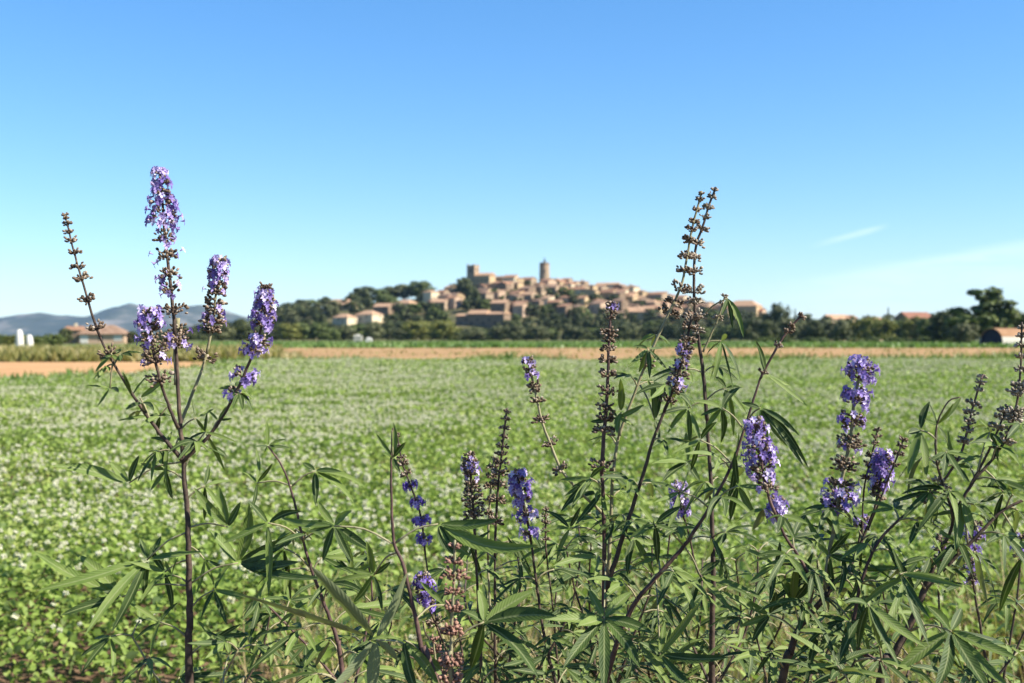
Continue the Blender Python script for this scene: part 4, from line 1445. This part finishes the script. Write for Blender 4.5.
A.stem([(177, 385, .02), (176, 350, .03), (178, 318, .03)], 6, 4, 'green_stem', False, 'branch', spike=(345, [(342, 12, 'm'), (330, 9, 's')]))
A.leaf((113, 362), (110, 388), [(86, 384), (97, 406), (118, 391)], 0.0082)
A.leaf((125, 382), (132, 396), [(150, 372), (122, 371), (126, 378)], 0.0082)
A.leaf((150, 420), (148, 416), [(117, 418), (139, 400), (172, 415)], 0.0082)
A.leaf((106, 350), (112, 355), [(95, 371), (121, 360), (122, 348), (100, 358)], 0.0082)
A.leaf((150, 420), (140, 398), [(166, 374), (158, 388)], 0.0098)
A.leaf((183, 462), (129, 483), [(52, 465), (109, 461), (139, 455)], 0.0139, droop=0.02)
A.leaf((187, 528), (228, 527), [(194, 486), (218, 484), (240, 501), (236, 506)], 0.0131)
A.leaf((190, 584), (238, 563), [(208, 528), (249, 502), (297, 530, -.08), (300, 560, -.1), (330, 575, -.16)], 0.0156, droop=0.03)
A.leaf((188, 532), (147, 560), [(36, 582, -.05), (84, 626, -.08), (110, 624, -.06), (145, 596), (140, 536), (161, 535), (203, 548)], 0.0131, droop=0.12)
A.leaf((190, 586), (122, 597), [(32, 546), (76, 548), (104, 590), (60, 612)], 0.0148)
A.leaf((182, 460), (168, 443), [(166, 482), (172, 430), (150, 436)], 0.0074)
A.leaf((184, 470), (205, 432), [(226, 470, .03), (236, 438), (207, 412), (186, 440)], 0.0074)
A.leaf((212, 432), (218, 420), [(226, 405), (208, 410), (232, 418)], 0.0066)
A.leaf((188, 545), (205, 560), [(196, 592), (216, 588), (224, 566)], 0.0074)
A.leaf((190, 640), (160, 622), [(128, 600), (150, 655), (178, 600), (133, 640)], 0.0082)
A.leaf((190, 655), (215, 640), [(198, 620), (222, 670), (238, 650), (240, 622)], 0.0090)
A.leaf((190, 585), (172, 575), [(165, 560), (178, 556), (158, 580)], 0.0074)

A.stem([(196, 730, -.02), (212, 700, -.03), (226, 672, -.04), (238, 650, -.05)], 3.2, 2, 'green_stem', False, 'branch', leaves=(0.3, 1.0, 3, 0.075))
A.stem([(186, 720, .02), (165, 690, .02), (146, 660, .03), (132, 636, .03)], 3.2, 2, 'green_stem', False, 'branch', leaves=(0.3, 1.0, 3, 0.07))
A.stem([(196, 740, .12), (240, 690, .14), (262, 650, .15), (270, 615, .15)], 3.2, 2, 'dark_stem', False, 'branch', leaves=(0.2, 1.0, 4, 0.08))
A.leaf((189, 610), (214, 590), [(232, 560), (250, 596), (226, 622), (200, 618)], 0.011)
A.leaf((188, 560), (165, 572), [(128, 560), (140, 600), (172, 610), (150, 545)], 0.011)
A.leaf((184, 480), (166, 470), [(140, 462), (150, 490), (172, 498), (160, 446)], 0.010)
A.leaf((180, 430), (196, 418), [(214, 408), (206, 432), (192, 400)], 0.008)
A.leaf((172, 404), (160, 416), [(140, 424), (150, 400), (158, 436)], 0.008)
A.leaf((186, 500), (205, 486), [(232, 478), (222, 510), (204, 520), (208, 462)], 0.010)
# --- B: dark leafy stem left of centre
B = Shrub('leafy_shrub', 'dark leafy stem without flowers between the lone tall plant and the centre shrubs', 1.45, (345, 690, 0.12))
B.stem([(345, 690), (337, 640), (322, 598), (306, 552), (294, 500), (283, 468), (268, 446)], 6, 1.6, 'purple_stem', True, 'stem', leaves=(0.02, 0.62, 6, 0.085))
B.leaf((270, 447), (268, 446), [(267, 420), (286, 438), (255, 445), (291, 446), (264, 452)], 0.0074)
B.leaf((292, 486), (315, 471), [(354, 498, -.03), (366, 479, -.02), (316, 501), (303, 460), (340, 465)], 0.0115, droop=0.14)
B.leaf((292, 486), (257, 483), [(256, 446), (243, 470), (250, 512), (272, 462)], 0.0074)
B.leaf((303, 540), (334, 525), [(350, 508, -.04), (318, 498), (349, 560, -.05), (372, 546, -.06), (300, 520)], 0.0123)
B.leaf((303, 540), (268, 523), [(268, 592), (222, 540), (248, 500), (300, 508)], 0.0115, dd=-.03)
B.leaf((312, 570), (284, 548), [(262, 580), (250, 556), (290, 600), (300, 530)], 0.0123)
B.leaf((322, 600), (352, 575), [(348, 540), (378, 560), (366, 600), (334, 552)], 0.0107)
B.stem([(350, 700, .1), (320, 660, .12), (290, 628, .12), (262, 600, .12)], 4, 2, 'purple_stem', False, 'branch', leaves=(0.2, 1.0, 4, 0.075))
B.stem([(352, 700, .15), (362, 650, .18), (372, 600, .2), (368, 560, .2)], 4, 2, 'purple_stem', False, 'branch', leaves=(0.1, 1.0, 4, 0.08))

# --- C: reddish leafy stem with the large near leaves
C_ = Shrub('leafy_shrub', 'reddish bare stem with very large pale-backed leaves near its foot', 1.3, (440, 690, 0.3), pet='petal_deep')
C_.stem([(438, 690), (424, 661), (414, 611), (402, 562), (394, 541), (391, 483), (392, 440), (393, 428)], 7.5, 1.8, 'purple_stem', True, 'stem')
C_.leaf((392, 430), (393, 458), [(393, 421), (376, 432), (405, 441), (400, 470), (384, 452)], 0.0082, fold=0.5)
C_.leaf((395, 545), (334, 526), [(350, 508), (280, 515, .03), (352, 560), (322, 560), (308, 530)], 0.0115)
C_.leaf((395, 543), (438, 524), [(540, 563, -.04), (470, 566), (478, 545, .03), (455, 560), (500, 530)], 0.0139, droop=-0.22)
C_.leaf((423, 654), (376, 640), [(238, 592, -.14), (311, 564, -.08), (407, 571), (330, 690), (372, 700), (398, 660)], 0.0156, droop=0.02, fold=0.34, nrm=Vector((0.1, 0.75, 0.7)))
C_.leaf((423, 654), (403, 640, .02), [(440, 688), (452, 678), (420, 700)], 0.0148)
C_.leaf((398, 552), (374, 575), [(366, 540), (346, 565), (390, 560), (382, 610), (352, 600)], 0.0098, dd=.05)
C_.leaf((415, 620), (445, 605), [(420, 580), (470, 590), (462, 630)], 0.0098, dd=.06)
C_.stem([(448, 700, .35), (440, 640, .36), (428, 575, .37), (421, 518, .37), (410, 484, .37), (402, 462, .37), (397, 434, .37)], 3.4, 1.6, 'dark_stem', False, 'branch',
        spike=(560, [(436, 5, 's'), (447, 6, 's'), (458, 6, 's'), (464, 8, 's'), (474, 7, 's'), (485, 9, 'b'), (502, 10, 'b'), (520, 12, 'b'), (539, 10, 'b')]))
C_.stem([(462, 700, .3), (446, 650, .3), (430, 610, .28), (422, 576, .26)], 3, 1.6, 'dark_stem', False, 'branch',
        spike=(640, [(573, 6, 's'), (580, 10, 'b'), (588, 13, 'b'), (597, 12, 'b'), (606, 10, 'm'), (622, 10, 's')]))

# --- D: rusty seed spike low in front
D_ = Shrub('seeding_shrub', 'rusty pinkish seed spike without petals low in front of the centre', 1.27, (452, 690), cal='calyx_pink')
D_.stem([(451, 700), (451, 660), (452, 620), (454, 580), (455, 540)], 4, 2, 'green_stem', True, 'stem',
        spike=(700, [(547, 6, 's'), (562, 9, 's'), (577, 15, 's'), (592, 9, 's'), (609, 12, 's'), (628, 11, 's'), (634, 11, 's'), (655, 13, 's'), (661, 12, 's'), (680, 13, 's')]))
D_.stem([(452, 712, .05), (444, 690, .05), (436, 662, .06), (433, 640, .06)], 3, 1.6, 'green_stem', False, 'branch', spike=(680, [(640, 6, 's'), (652, 8, 's'), (664, 9, 's'), (678, 10, 's')]))
D_.leaf((452, 645), (484, 622), [(478, 586, .02), (534, 588), (556, 611, -.04), (538, 668, -.06), (462, 610), (470, 668, .02)], 0.0172, droop=0.10, nrm=Vector((0, -0.7, 0.75)))

# --- E: clustered spikes left of centre
E = Shrub('flowering_shrub', 'cluster of short purple and grey spikes crowded together left of the centre', 1.66, (490, 690))
E.stem([(482, 700), (480, 640), (477, 580), (474, 520), (469, 452)], 4, 2, 'dark_stem', True, 'stem', leaves=(0.1, 0.5, 3, 0.075),
       spike=(540, [(455, 6, 's'), (461, 8, 'm'), (467, 10, 'm'), (474, 9, 'm'), (484, 8, 's'), (491, 9, 's'), (499, 10, 's'), (508, 11, 's'), (516, 10, 's')]))
E.stem([(496, 700, .03), (495, 640, .03), (495, 560, .03), (497, 500, .03), (502, 450, .03), (507, 408, .03)], 4, 1.6, 'dark_stem', False, 'branch', leaves=(0.1, 0.5, 3, 0.08),
       spike=(560, [(412, 3.5, 's'), (419, 4.5, 's'), (428, 5, 's'), (437, 5.5, 's'), (446, 7, 's'), (455, 7, 's'), (463, 8, 's'), (473, 10, 's'), (484, 8, 's'), (500, 9, 's'), (522, 9, 's')]))
E.stem([(560, 700, -.02), (545, 640, -.02), (536, 580, -.02), (530, 535, -.02), (523, 500, -.02), (517, 472, -.02)], 4, 2, 'dark_stem', False, 'branch', leaves=(0.05, 0.5, 3, 0.085),
       spike=(545, [(474, 8, 'b'), (481, 11, 'b'), (489, 13, 'b'), (499, 11, 'b'), (516, 13, 'b'), (533, 9, 'b')]))
E.stem([(492, 640, .06), (488, 560, .06), (490, 500, .06), (494, 456, .06)], 3, 1.6, 'green_stem', False, 'branch',
       spike=(560, [(460, 5, 's'), (468, 6, 's'), (477, 6, 's'), (487, 7, 's'), (500, 6, 's'), (514, 7, 's')]))
E.stem([(560, 690, .1), (552, 600, .1), (546, 550, .1), (546, 506, .1)], 3, 1.4, 'dark_stem', False, 'branch', leaves=(0.2, 0.6, 2, 0.07),
       spike=(560, [(510, 3, 's'), (516, 4, 's'), (523, 5, 's'), (531, 5, 's'), (540, 5, 's')]))
E.stem([(505, 700, .2), (512, 640, .2), (520, 585, .2), (516, 545, .2)], 4, 2, 'dark_stem', False, 'branch', leaves=(0.15, 1.0, 5, 0.08))
E.stem([(520, 700, .28), (566, 620, .28), (580, 560, .28), (578, 520, .3)], 4, 2, 'dark_stem', False, 'branch', leaves=(0.2, 1.0, 5, 0.08))
E.stem([(470, 700, .28), (458, 620, .28), (460, 570, .28)], 3, 2, 'dark_stem', False, 'branch', leaves=(0.2, 1.0, 3, 0.075))
E.leaf((496, 560), (470, 545), [(448, 528), (452, 565), (482, 580), (490, 530)], 0.0090)
E.leaf((495, 570), (520, 560), [(548, 545), (540, 585), (520, 590), (508, 535)], 0.0090)

# --- F: centre plant with the seed spike in the middle and the sloping dark stem
Fp = Shrub('flowering_shrub', 'centre shrub with a brown tiered seed spike and pale tan double stem', 1.58, (606, 690))
Fp.stem([(606, 700), (605, 640), (604, 585), (604, 520), (602, 465), (606, 410), (608, 375), (609, 340), (612, 302)], 8, 2, 'purple_stem', True, 'stem', leaves=(0.02, 0.55, 5, 0.08),
        spike=(478, [(305, 7, 'm'), (312, 6, 's'), (318, 5, 's'), (334, 9, 's'), (341, 6, 's'), (349, 8, 's'), (361, 9, 's'), (375, 10, 's'), (392, 11, 's'), (410, 11, 's'), (419, 9, 's'), (431, 11, 's'), (466, 14, 's')]))
Fp.stem([(603, 520, .01), (602, 513, .01), (580, 492, .0), (561, 469, 0), (548, 438, 0), (541, 418, 0), (534, 386, 0), (527, 358, 0)], 3.4, 1.8, 'green_stem', False, 'branch',
        spike=(480, [(362, 7, 'm'), (369, 6, 's'), (374, 7, 'm'), (386, 7, 's'), (391, 7, 's'), (401, 7, 's'), (420, 9, 's'), (444, 8, 's'), (469, 8, 's')]))
Fp.stem([(607, 590, .02), (610, 540, .02), (612, 490, .02), (618, 440, .02), (634, 395, .02), (646, 364, .02), (657, 338, .02), (670, 311, .02), (681, 286, .02), (687, 258, .02), (692, 229, .02), (702, 191, .02)], 5, 1.6, 'green_stem', False, 'branch', leaves=(0.2, 0.62, 4, 0.06),
        spike=(370, [(194, 3, 's'), (200, 5, 's'), (210, 5, 's'), (222, 6, 's'), (230, 7, 's'), (241, 8, 's'), (257, 10, 's'), (271, 10, 's'), (289, 11, 's'), (303, 9, 's'), (313, 11, 's'), (364, 8, 's')]))
Fp.stem([(606, 592, -.03), (620, 545, -.03), (638, 490, -.03), (655, 435, -.03), (668, 402, -.03), (680, 368, -.03), (688, 335, -.03), (692, 316, -.03)], 6, 2, 'dark_stem', False, 'branch', leaves=(0.08, 0.7, 5, 0.07),
        spike=(410, [(318, 8, 's'), (327, 9, 's'), (340, 10, 's'), (348, 9, 'm'), (355, 10, 's'), (364, 9, 'm'), (374, 12, 's'), (383, 12, 'm'), (390, 10, 's'), (401, 8, 's')]))
Fp.leaf((645, 366), (648, 349), [(628, 361), (638, 371), (650, 374), (668, 364), (664, 346), (632, 344)], 0.0090, droop=0.18)
Fp.leaf((618, 440), (621, 412), [(620, 377), (617, 432)], 0.0131)
Fp.leaf((620, 436), (618, 418), [(644, 402), (634, 425), (600, 396), (590, 420)], 0.0115)
Fp.leaf((640, 385), (655, 420), [(655, 380), (648, 376), (664, 384), (660, 440), (672, 428)], 0.0123, dd=-.02, fold=0.4)
Fp.leaf((603, 490), (590, 478), [(572, 507), (560, 478), (605, 465)], 0.0115, dd=-.02)
Fp.leaf((606, 560), (604, 618), [(578, 625, -.05), (545, 617, -.03), (563, 666, -.07), (604, 690, -.1), (640, 665, -.07), (654, 632, -.03), (632, 590, .02), (588, 588, .02)], 0.0156, dd=-.14, droop=0.04, nrm=Vector((0, -0.85, 0.55)))
Fp.leaf((604, 535), (570, 528), [(540, 530), (556, 560), (580, 505), (545, 508)], 0.0107)
Fp.leaf((607, 545), (634, 538), [(655, 572), (668, 548), (628, 572), (650, 520)], 0.0139)
Fp.stem([(600, 700, .2), (590, 640, .2), (575, 590, .2), (566, 548, .2)], 4, 2, 'dark_stem', False, 'branch', leaves=(0.1, 1.0, 5, 0.085))
Fp.stem([(612, 700, .22), (632, 640, .22), (650, 590, .22), (652, 540, .22)], 4, 2, 'dark_stem', False, 'branch', leaves=(0.1, 1.0, 5, 0.085))

# --- G: upright dark stem with the second tall seed spike
G = Shrub('flowering_shrub', 'tallest right-hand shrub, a straight dark stem ending in a slender seed spike', 1.72, (712, 690), cal='calyx_grey')
G.stem([(712, 700), (712, 640), (713, 580), (712, 520), (709, 450), (706, 408), (703, 372), (699, 342), (695, 310), (694, 280), (696, 246), (703, 226), (709, 205), (716, 187)], 7.5, 1.7, 'dark_stem', True, 'stem', leaves=(0.0, 0.62, 7, 0.08),
       spike=(420, [(190, 4, 's'), (197, 5, 's'), (208, 6, 's'), (218, 6, 's'), (229, 7, 's'), (243, 8, 's'), (258, 9, 's'), (272, 10, 's'), (291, 11, 's'), (302, 9, 's'), (316, 12, 's'), (332, 8, 's')]))
G.leaf((702, 345), (721, 341), [(712, 378), (717, 374), (737, 392), (744, 372), (728, 330), (706, 352)], 0.0107, droop=0.2)
G.leaf((697, 322), (728, 298), [(737, 316), (744, 330), (733, 322), (722, 312)], 0.0090, dd=-.02, droop=0.25)
G.stem([(703, 352, .0), (713, 330, 0), (719, 316, 0), (725, 296, 0)], 2.4, 1.4, 'green_stem', False, 'branch', spike=(322, [(297, 4, 's'), (304, 4, 's'), (318, 5, 's')]))
G.leaf((706, 400), (726, 388), [(748, 410), (736, 430), (742, 384), (716, 372), (720, 418)], 0.0107, droop=0.2)
G.leaf((706, 402), (688, 408), [(666, 430), (676, 380), (690, 440), (660, 408)], 0.0107, droop=0.2)
G.leaf((709, 455), (688, 462), [(686, 430), (652, 462, -.04), (662, 480), (700, 480)], 0.0131)
G.leaf((710, 470), (735, 462), [(768, 470), (752, 500), (740, 430), (728, 500)], 0.0115)
G.stem([(694, 560, .05), (688, 530, .05), (680, 505, .05), (679, 482, .05)], 2.5, 1.5, 'dark_stem', False, 'branch', spike=(520, [(485, 7, 'b'), (490, 9, 'b'), (500, 8, 'b'), (506, 10, 'b'), (512, 9, 'b')]))
G.stem([(712, 590, .02), (700, 575, .03), (694, 560, .05)], 3, 2.4, 'dark_stem', False, 'branch')
G.stem([(712, 690, .15), (690, 640, .18), (672, 600, .18)], 4, 2, 'dark_stem', False, 'branch', leaves=(0.1, 1.0, 4, 0.085))
G.stem([(714, 690, .12), (742, 640, .15), (756, 590, .15), (758, 550, .15)], 4, 2, 'dark_stem', False, 'branch', leaves=(0.1, 1.0, 5, 0.09))

# --- H: long leaning stem rising to the right
H = Shrub('leafy_shrub', 'long leaning brown stem with drooping leaf clusters and a tiny budded tip', 1.5, (600, 690, -0.3))
H.stem([(600, 700), (628, 616), (656, 578), (684, 546), (709, 508), (732, 464), (746, 424), (757, 388), (764, 371), (779, 344), (790, 328), (803, 314)], 7, 1.6, 'purple_stem', True, 'stem', leaves=(0.05, 0.62, 7, 0.08),
       spike=(378, [(316, 4, 's'), (327, 5, 's'), (332, 5, 's'), (346, 5, 's'), (373, 5, 's')]))
H.leaf((764, 372), (766, 374), [(808, 404), (790, 384), (756, 339), (760, 352)], 0.0090, droop=0.1)
H.leaf((746, 424), (760, 408), [(770, 446), (788, 440), (806, 450), (812, 446), (800, 425), (742, 400), (752, 440)], 0.0107, dd=-.03, droop=0.35)
H.leaf((744, 430), (722, 408), [(694, 396), (704, 428), (722, 440), (740, 380), (700, 412)], 0.0107, droop=0.2)
H.leaf((709, 508), (680, 492), [(655, 500), (668, 528), (690, 468), (650, 480)], 0.0107)
H.leaf((712, 505), (738, 486), [(770, 486), (756, 514), (735, 450), (730, 520)], 0.0115, dd=-.02)
H.leaf((684, 546), (655, 525), [(640, 500), (628, 536), (658, 560), (680, 500), (676, 530)], 0.0115, dd=-.03, droop=0.2)
H.leaf((684, 546), (700, 575), [(760, 590, -.04), (735, 610, -.05), (690, 610), (720, 560)], 0.0115, dd=-.02)
H.leaf((656, 580), (660, 655), [(665, 620), (700, 600), (728, 655, -.05), (640, 640), (700, 690, -.05)], 0.0123, dd=-.08, nrm=Vector((0, -0.8, 0.6)))
H.leaf((732, 464), (700, 440), [(672, 452), (690, 410), (716, 420), (690, 470)], 0.0098)

# --- I + J + K: right-hand shrub with three purple spikes on one woody base
J = Shrub('flowering_shrub', 'right-hand shrub with thick purple blossom columns on one woody forked base', 1.43, (781, 690, -0.2))
J.stem([(779, 700), (790, 655), (797, 632), (812, 612), (826, 596), (834, 580)], 9.5, 5.5, 'dark_stem', True, 'stem', leaves=(0.2, 0.9, 3, 0.085))
J.stem([(826, 598, .02), (828, 560, .02), (836, 520, .02), (842, 480, .02), (850, 440, .02), (854, 405, .02), (863, 358, .02)], 5.5, 2.2, 'green_stem', False, 'branch', leaves=(0.02, 0.35, 3, 0.075),
       spike=(535, [(363, 12, 'b'), (370, 16, 'b'), (377, 15, 'b'), (393, 15, 'b'), (400, 15, 'b'), (419, 15, 'm'), (424, 15, 'm'), (441, 15, 's'), (446, 12, 'm'), (463, 14, 's'), (468, 13, 's'), (484, 12, 's'), (492, 19, 'b'), (501, 20, 'm'), (509, 16, 'b')]))
J.stem([(808, 610, -.02), (812, 585, -.03), (802, 562, -.04), (784, 534, -.05), (770, 500, -.05), (763, 470, -.05), (758, 440, -.05), (753, 418, -.05)], 4, 2.0, 'purple_stem', False, 'branch', leaves=(0.02, 0.5, 4, 0.065),
       spike=(520, [(423, 8, 'b'), (430, 11, 'b'), (439, 13, 'b'), (448, 14, 'b'), (457, 16, 'b'), (467, 15, 'b'), (476, 10, 'm'), (487, 12, 'm')]))
J.stem([(790, 545, -.03), (782, 530, -.03), (776, 514, -.03), (778, 498, -.03)], 2.4, 1.6, 'purple_stem', False, 'branch', spike=(525, [(501, 8, 'b'), (507, 10, 'b'), (515, 9, 'b')]))
J.stem([(834, 582, .03), (848, 570, .04), (862, 540, .05), (874, 510, .05), (881, 478, .05), (884, 450, .05)], 4.5, 2, 'dark_stem', False, 'branch', leaves=(0.1, 0.4, 2, 0.07),
       spike=(500, [(455, 10, 'b'), (461, 12, 'b'), (468, 12, 'b'), (476, 12, 'b'), (484, 10, 'b'), (489, 9, 'm'), (497, 9, 's')]))
J.stem([(862, 540, .06), (864, 490, .07), (872, 455, .07), (878, 428, .07)], 2.2, 1.3, 'dark_stem', False, 'branch', spike=(500, [(430, 4, 's'), (437, 5, 's'), (444, 5, 's'), (456, 6, 's'), (466, 6, 's'), (478, 6, 's')]))
J.stem([(868, 530, .03), (880, 500, .02), (894, 465, .02), (904, 438, .02)], 2.2, 1.3, 'dark_stem', False, 'branch', spike=(480, [(440, 4, 's'), (446, 5, 's'), (454, 5, 's'), (465, 5, 's')]))
J.stem([(850, 570, .06), (858, 545, .08), (862, 520, .08)], 2.4, 1.6, 'dark_stem', False, 'branch', spike=(545, [(519, 9, 'b'), (526, 9, 'm')]))
J.leaf((824, 590), (829, 555), [(804, 512, .02), (812, 540), (850, 530), (858, 560), (836, 590)], 0.0115)
J.leaf((797, 632), (770, 615), [(722, 590, -.03), (740, 625), (776, 590), (752, 640), (788, 600)], 0.0123)
J.leaf((800, 628), (793, 602), [(798, 560, -.03), (778, 575), (815, 570)], 0.0148, nrm=Vector((0.3, -0.9, 0.3)))
J.leaf((826, 597), (850, 620), [(890, 640, -.04), (872, 655), (846, 660), (880, 610)], 0.0115, dd=-.03)
J.leaf((804, 570), (775, 565), [(740, 545), (750, 580), (780, 540), (770, 600)], 0.0098)
J.leaf((826, 598), (800, 580), [(775, 582), (788, 612), (812, 550), (790, 555)], 0.0107, dd=.03)
J.leaf((834, 582), (860, 570), [(900, 565), (880, 590), (862, 540), (850, 600)], 0.0107)
J.stem([(800, 690, .1), (815, 670, .12), (828, 650, .12), (836, 625, .12)], 4, 2, 'dark_stem', False, 'branch', leaves=(0.2, 1.0, 3, 0.08))
J.stem([(770, 700, .15), (762, 660, .15), (752, 620, .15)], 3, 2, 'dark_stem', False, 'branch', leaves=(0.1, 1.0, 3, 0.08))
J.stem([(800, 690, -.08), (840, 680, -.1), (856, 660, -.1)], 3, 2, 'dark_stem', False, 'branch', leaves=(0.3, 1.0, 2, 0.09))

# --- L: big dark forked stem at the right
L_ = Shrub('flowering_shrub', 'dark thick forked stem at far right branching into pale grey seed spikes', 1.38, (880, 690, -0.26), cal='calyx_grey')
L_.stem([(876, 700), (888, 664), (906, 632), (923, 592), (930, 575)], 9.5, 6.5, 'dark_stem', True, 'stem', leaves=(0.3, 0.9, 2, 0.085))
L_.stem([(926, 585), (942, 550), (953, 519), (942, 482), (936, 455), (937, 425), (948, 402), (960, 397)], 5, 1.4, 'dark_stem', False, 'branch', leaves=(0.1, 0.6, 4, 0.065))
L_.leaf((936, 450), (937, 425), [(962, 395), (954, 402), (929, 400), (955, 450), (925, 418)], 0.0082, droop=0.1)
L_.leaf((937, 440), (920, 430), [(926, 478, -.02), (908, 472, -.02), (930, 400), (908, 432)], 0.0139)
L_.leaf((940, 470), (955, 465), [(985, 452), (948, 428), (970, 480), (932, 455)], 0.0090)
L_.stem([(926, 588), (945, 568), (968, 545), (985, 528), (1002, 511), (1030, 497), (1060, 485)], 5, 2.5, 'dark_stem', False, 'branch', leaves=(0.25, 0.9, 4, 0.07))
L_.stem([(850, 640, .02), (862, 580, .02), (880, 540, .02), (908, 512, .02), (935, 490, .02), (952, 469, .02), (963, 447, .02), (972, 410, .02), (983, 374, .02)], 4.5, 1.6, 'purple_stem', False, 'branch', leaves=(0.05, 0.55, 5, 0.065),
        spike=(510, [(377, 4, 's'), (383, 5, 's'), (390, 5, 's'), (404, 7, 's'), (413, 7, 's'), (422, 7, 's'), (431, 7, 's'), (442, 8, 's'), (460, 8, 's'), (484, 10, 's'), (500, 8, 's')]))
L_.stem([(888, 665, .01), (866, 655, .02), (850, 640, .02)], 5, 4.5, 'purple_stem', False, 'branch')
L_.stem([(953, 519), (962, 500), (976, 478), (992, 460), (1006, 438), (1014, 415), (1020, 380), (1022, 322)], 4, 1.6, 'dark_stem', False, 'branch', leaves=(0.05, 0.5, 4, 0.055),
        spike=(450, [(328, 4, 's'), (336, 5, 's'), (346, 6, 's'), (357, 6, 's'), (370, 7, 's'), (385, 10, 's'), (394, 11, 's'), (413, 10, 's'), (418, 9, 's'), (441, 9, 's')]))
L_.stem([(970, 486), (980, 468), (990, 448), (1000, 425), (1006, 408)], 3, 1.5, 'dark_stem', False, 'branch', spike=(470, [(412, 7, 's'), (418, 8, 's'), (428, 9, 's'), (446, 7, 's')]))
L_.leaf((976, 478), (990, 432), [(980, 418), (972, 442), (1004, 446), (998, 460)], 0.0074)
L_.leaf((985, 470), (1003, 492), [(1030, 478), (1016, 520), (995, 530), (980, 500)], 0.0107)
L_.leaf((968, 545), (962, 500), [(956, 550, -.03), (973, 535, -.03), (980, 500), (945, 490)], 0.0131)
L_.leaf((930, 575), (905, 578), [(880, 640, -.05), (862, 602), (895, 545), (930, 640, -.05), (918, 560)], 0.0098, dd=-.06, droop=0.15)
L_.leaf((926, 590), (900, 574), [(962, 582, -.06), (948, 575), (930, 612, -.05)], 0.0098, dd=-.08, droop=0.1)
L_.leaf((906, 632), (951, 631), [(1018, 654, -.06), (1012, 684, -.08), (990, 690, -.09), (935, 690, -.08), (928, 604), (962, 606, .03), (896, 668)], 0.0156, dd=-.07, droop=0.05, nrm=Vector((0, -0.8, 0.6)))
L_.leaf((884, 676), (868, 604), [(884, 648), (926, 640, -.05), (858, 650), (846, 600), (900, 660, -.05)], 0.0115, dd=-.1, droop=0.1)
L_.leaf((1002, 511), (1022, 556), [(1060, 600), (1040, 620), (1000, 610, .02), (1010, 520), (1050, 560)], 0.0115)
L_.stem([(900, 700, .12), (912, 660, .15), (926, 630, .15)], 3.5, 2, 'dark_stem', False, 'branch', leaves=(0.2, 1.0, 3, 0.085))
L_.stem([(960, 720, .1), (985, 690, .12), (1010, 660, .12), (1030, 620, .12)], 4, 2, 'dark_stem', False, 'branch', leaves=(0.1, 1.0, 4, 0.085))
L_.stem([(880, 700, -.05), (850, 700, -.08), (836, 690, -.08)], 3, 2, 'dark_stem', False, 'branch', leaves=(0.5, 1.0, 2, 0.09))

# --- N: shrub a step further back at the right, purple behind the fork
N_ = Shrub('flowering_shrub', 'smaller purple flowered shrub half hidden behind the dark forked stem at right', 1.95, (985, 690))
N_.stem([(990, 700), (984, 650), (976, 600), (970, 560), (976, 520)], 4, 1.8, 'dark_stem', True, 'stem', leaves=(0.1, 0.6, 3, 0.07),
        spike=(585, [(524, 6, 's'), (531, 10, 'b'), (538, 10, 'm'), (550, 10, 'b'), (563, 11, 'b'), (571, 9, 'm'), (580, 7, 'm')]))
N_.stem([(1000, 700), (1010, 640), (1018, 590), (1021, 535)], 3, 1.8, 'dark_stem', False, 'branch', leaves=(0.1, 0.6, 3, 0.07), spike=(570, [(537, 8, 'm'), (548, 8, 'b'), (556, 7, 's')]))
N_.stem([(975, 690), (945, 640), (938, 580), (942, 540)], 3, 1.8, 'dark_stem', False, 'branch', leaves=(0.1, 0.7, 3, 0.07), spike=(560, [(540, 7, 's'), (550, 7, 'm'), (560, 6, 's')]))
# --- O: back shrub behind the centre, filling between the stems
O_ = Shrub('leafy_shrub', 'low bushy green shrub without flowers filling the gaps behind the centre stems', 2.05, (660, 700))
for px, py in ((395, 620), (430, 600), (452, 640), (470, 560), (500, 620), (520, 590), (556, 560), (575, 620), (590, 540), (628, 560), (645, 630), (664, 520), (700, 560), (725, 630), (740, 560), (780, 575), (822, 560), (850, 610), (885, 590)):
    O_.stem([(px * 0.35 + 660 * 0.65, 740, PR.uniform(-.1, .1)), (px * 0.7 + 660 * 0.3, 680, PR.uniform(-.1, .15)), (px, (py + 680) / 2, PR.uniform(-.15, .2)), (px + PR.uniform(-8, 8), py, PR.uniform(-.15, .25))], 4, 1.6,
            'dark_stem', px == 628, 'branch' if px != 628 else 'stem', leaves=(0.2, 1.0, 5, 0.08))
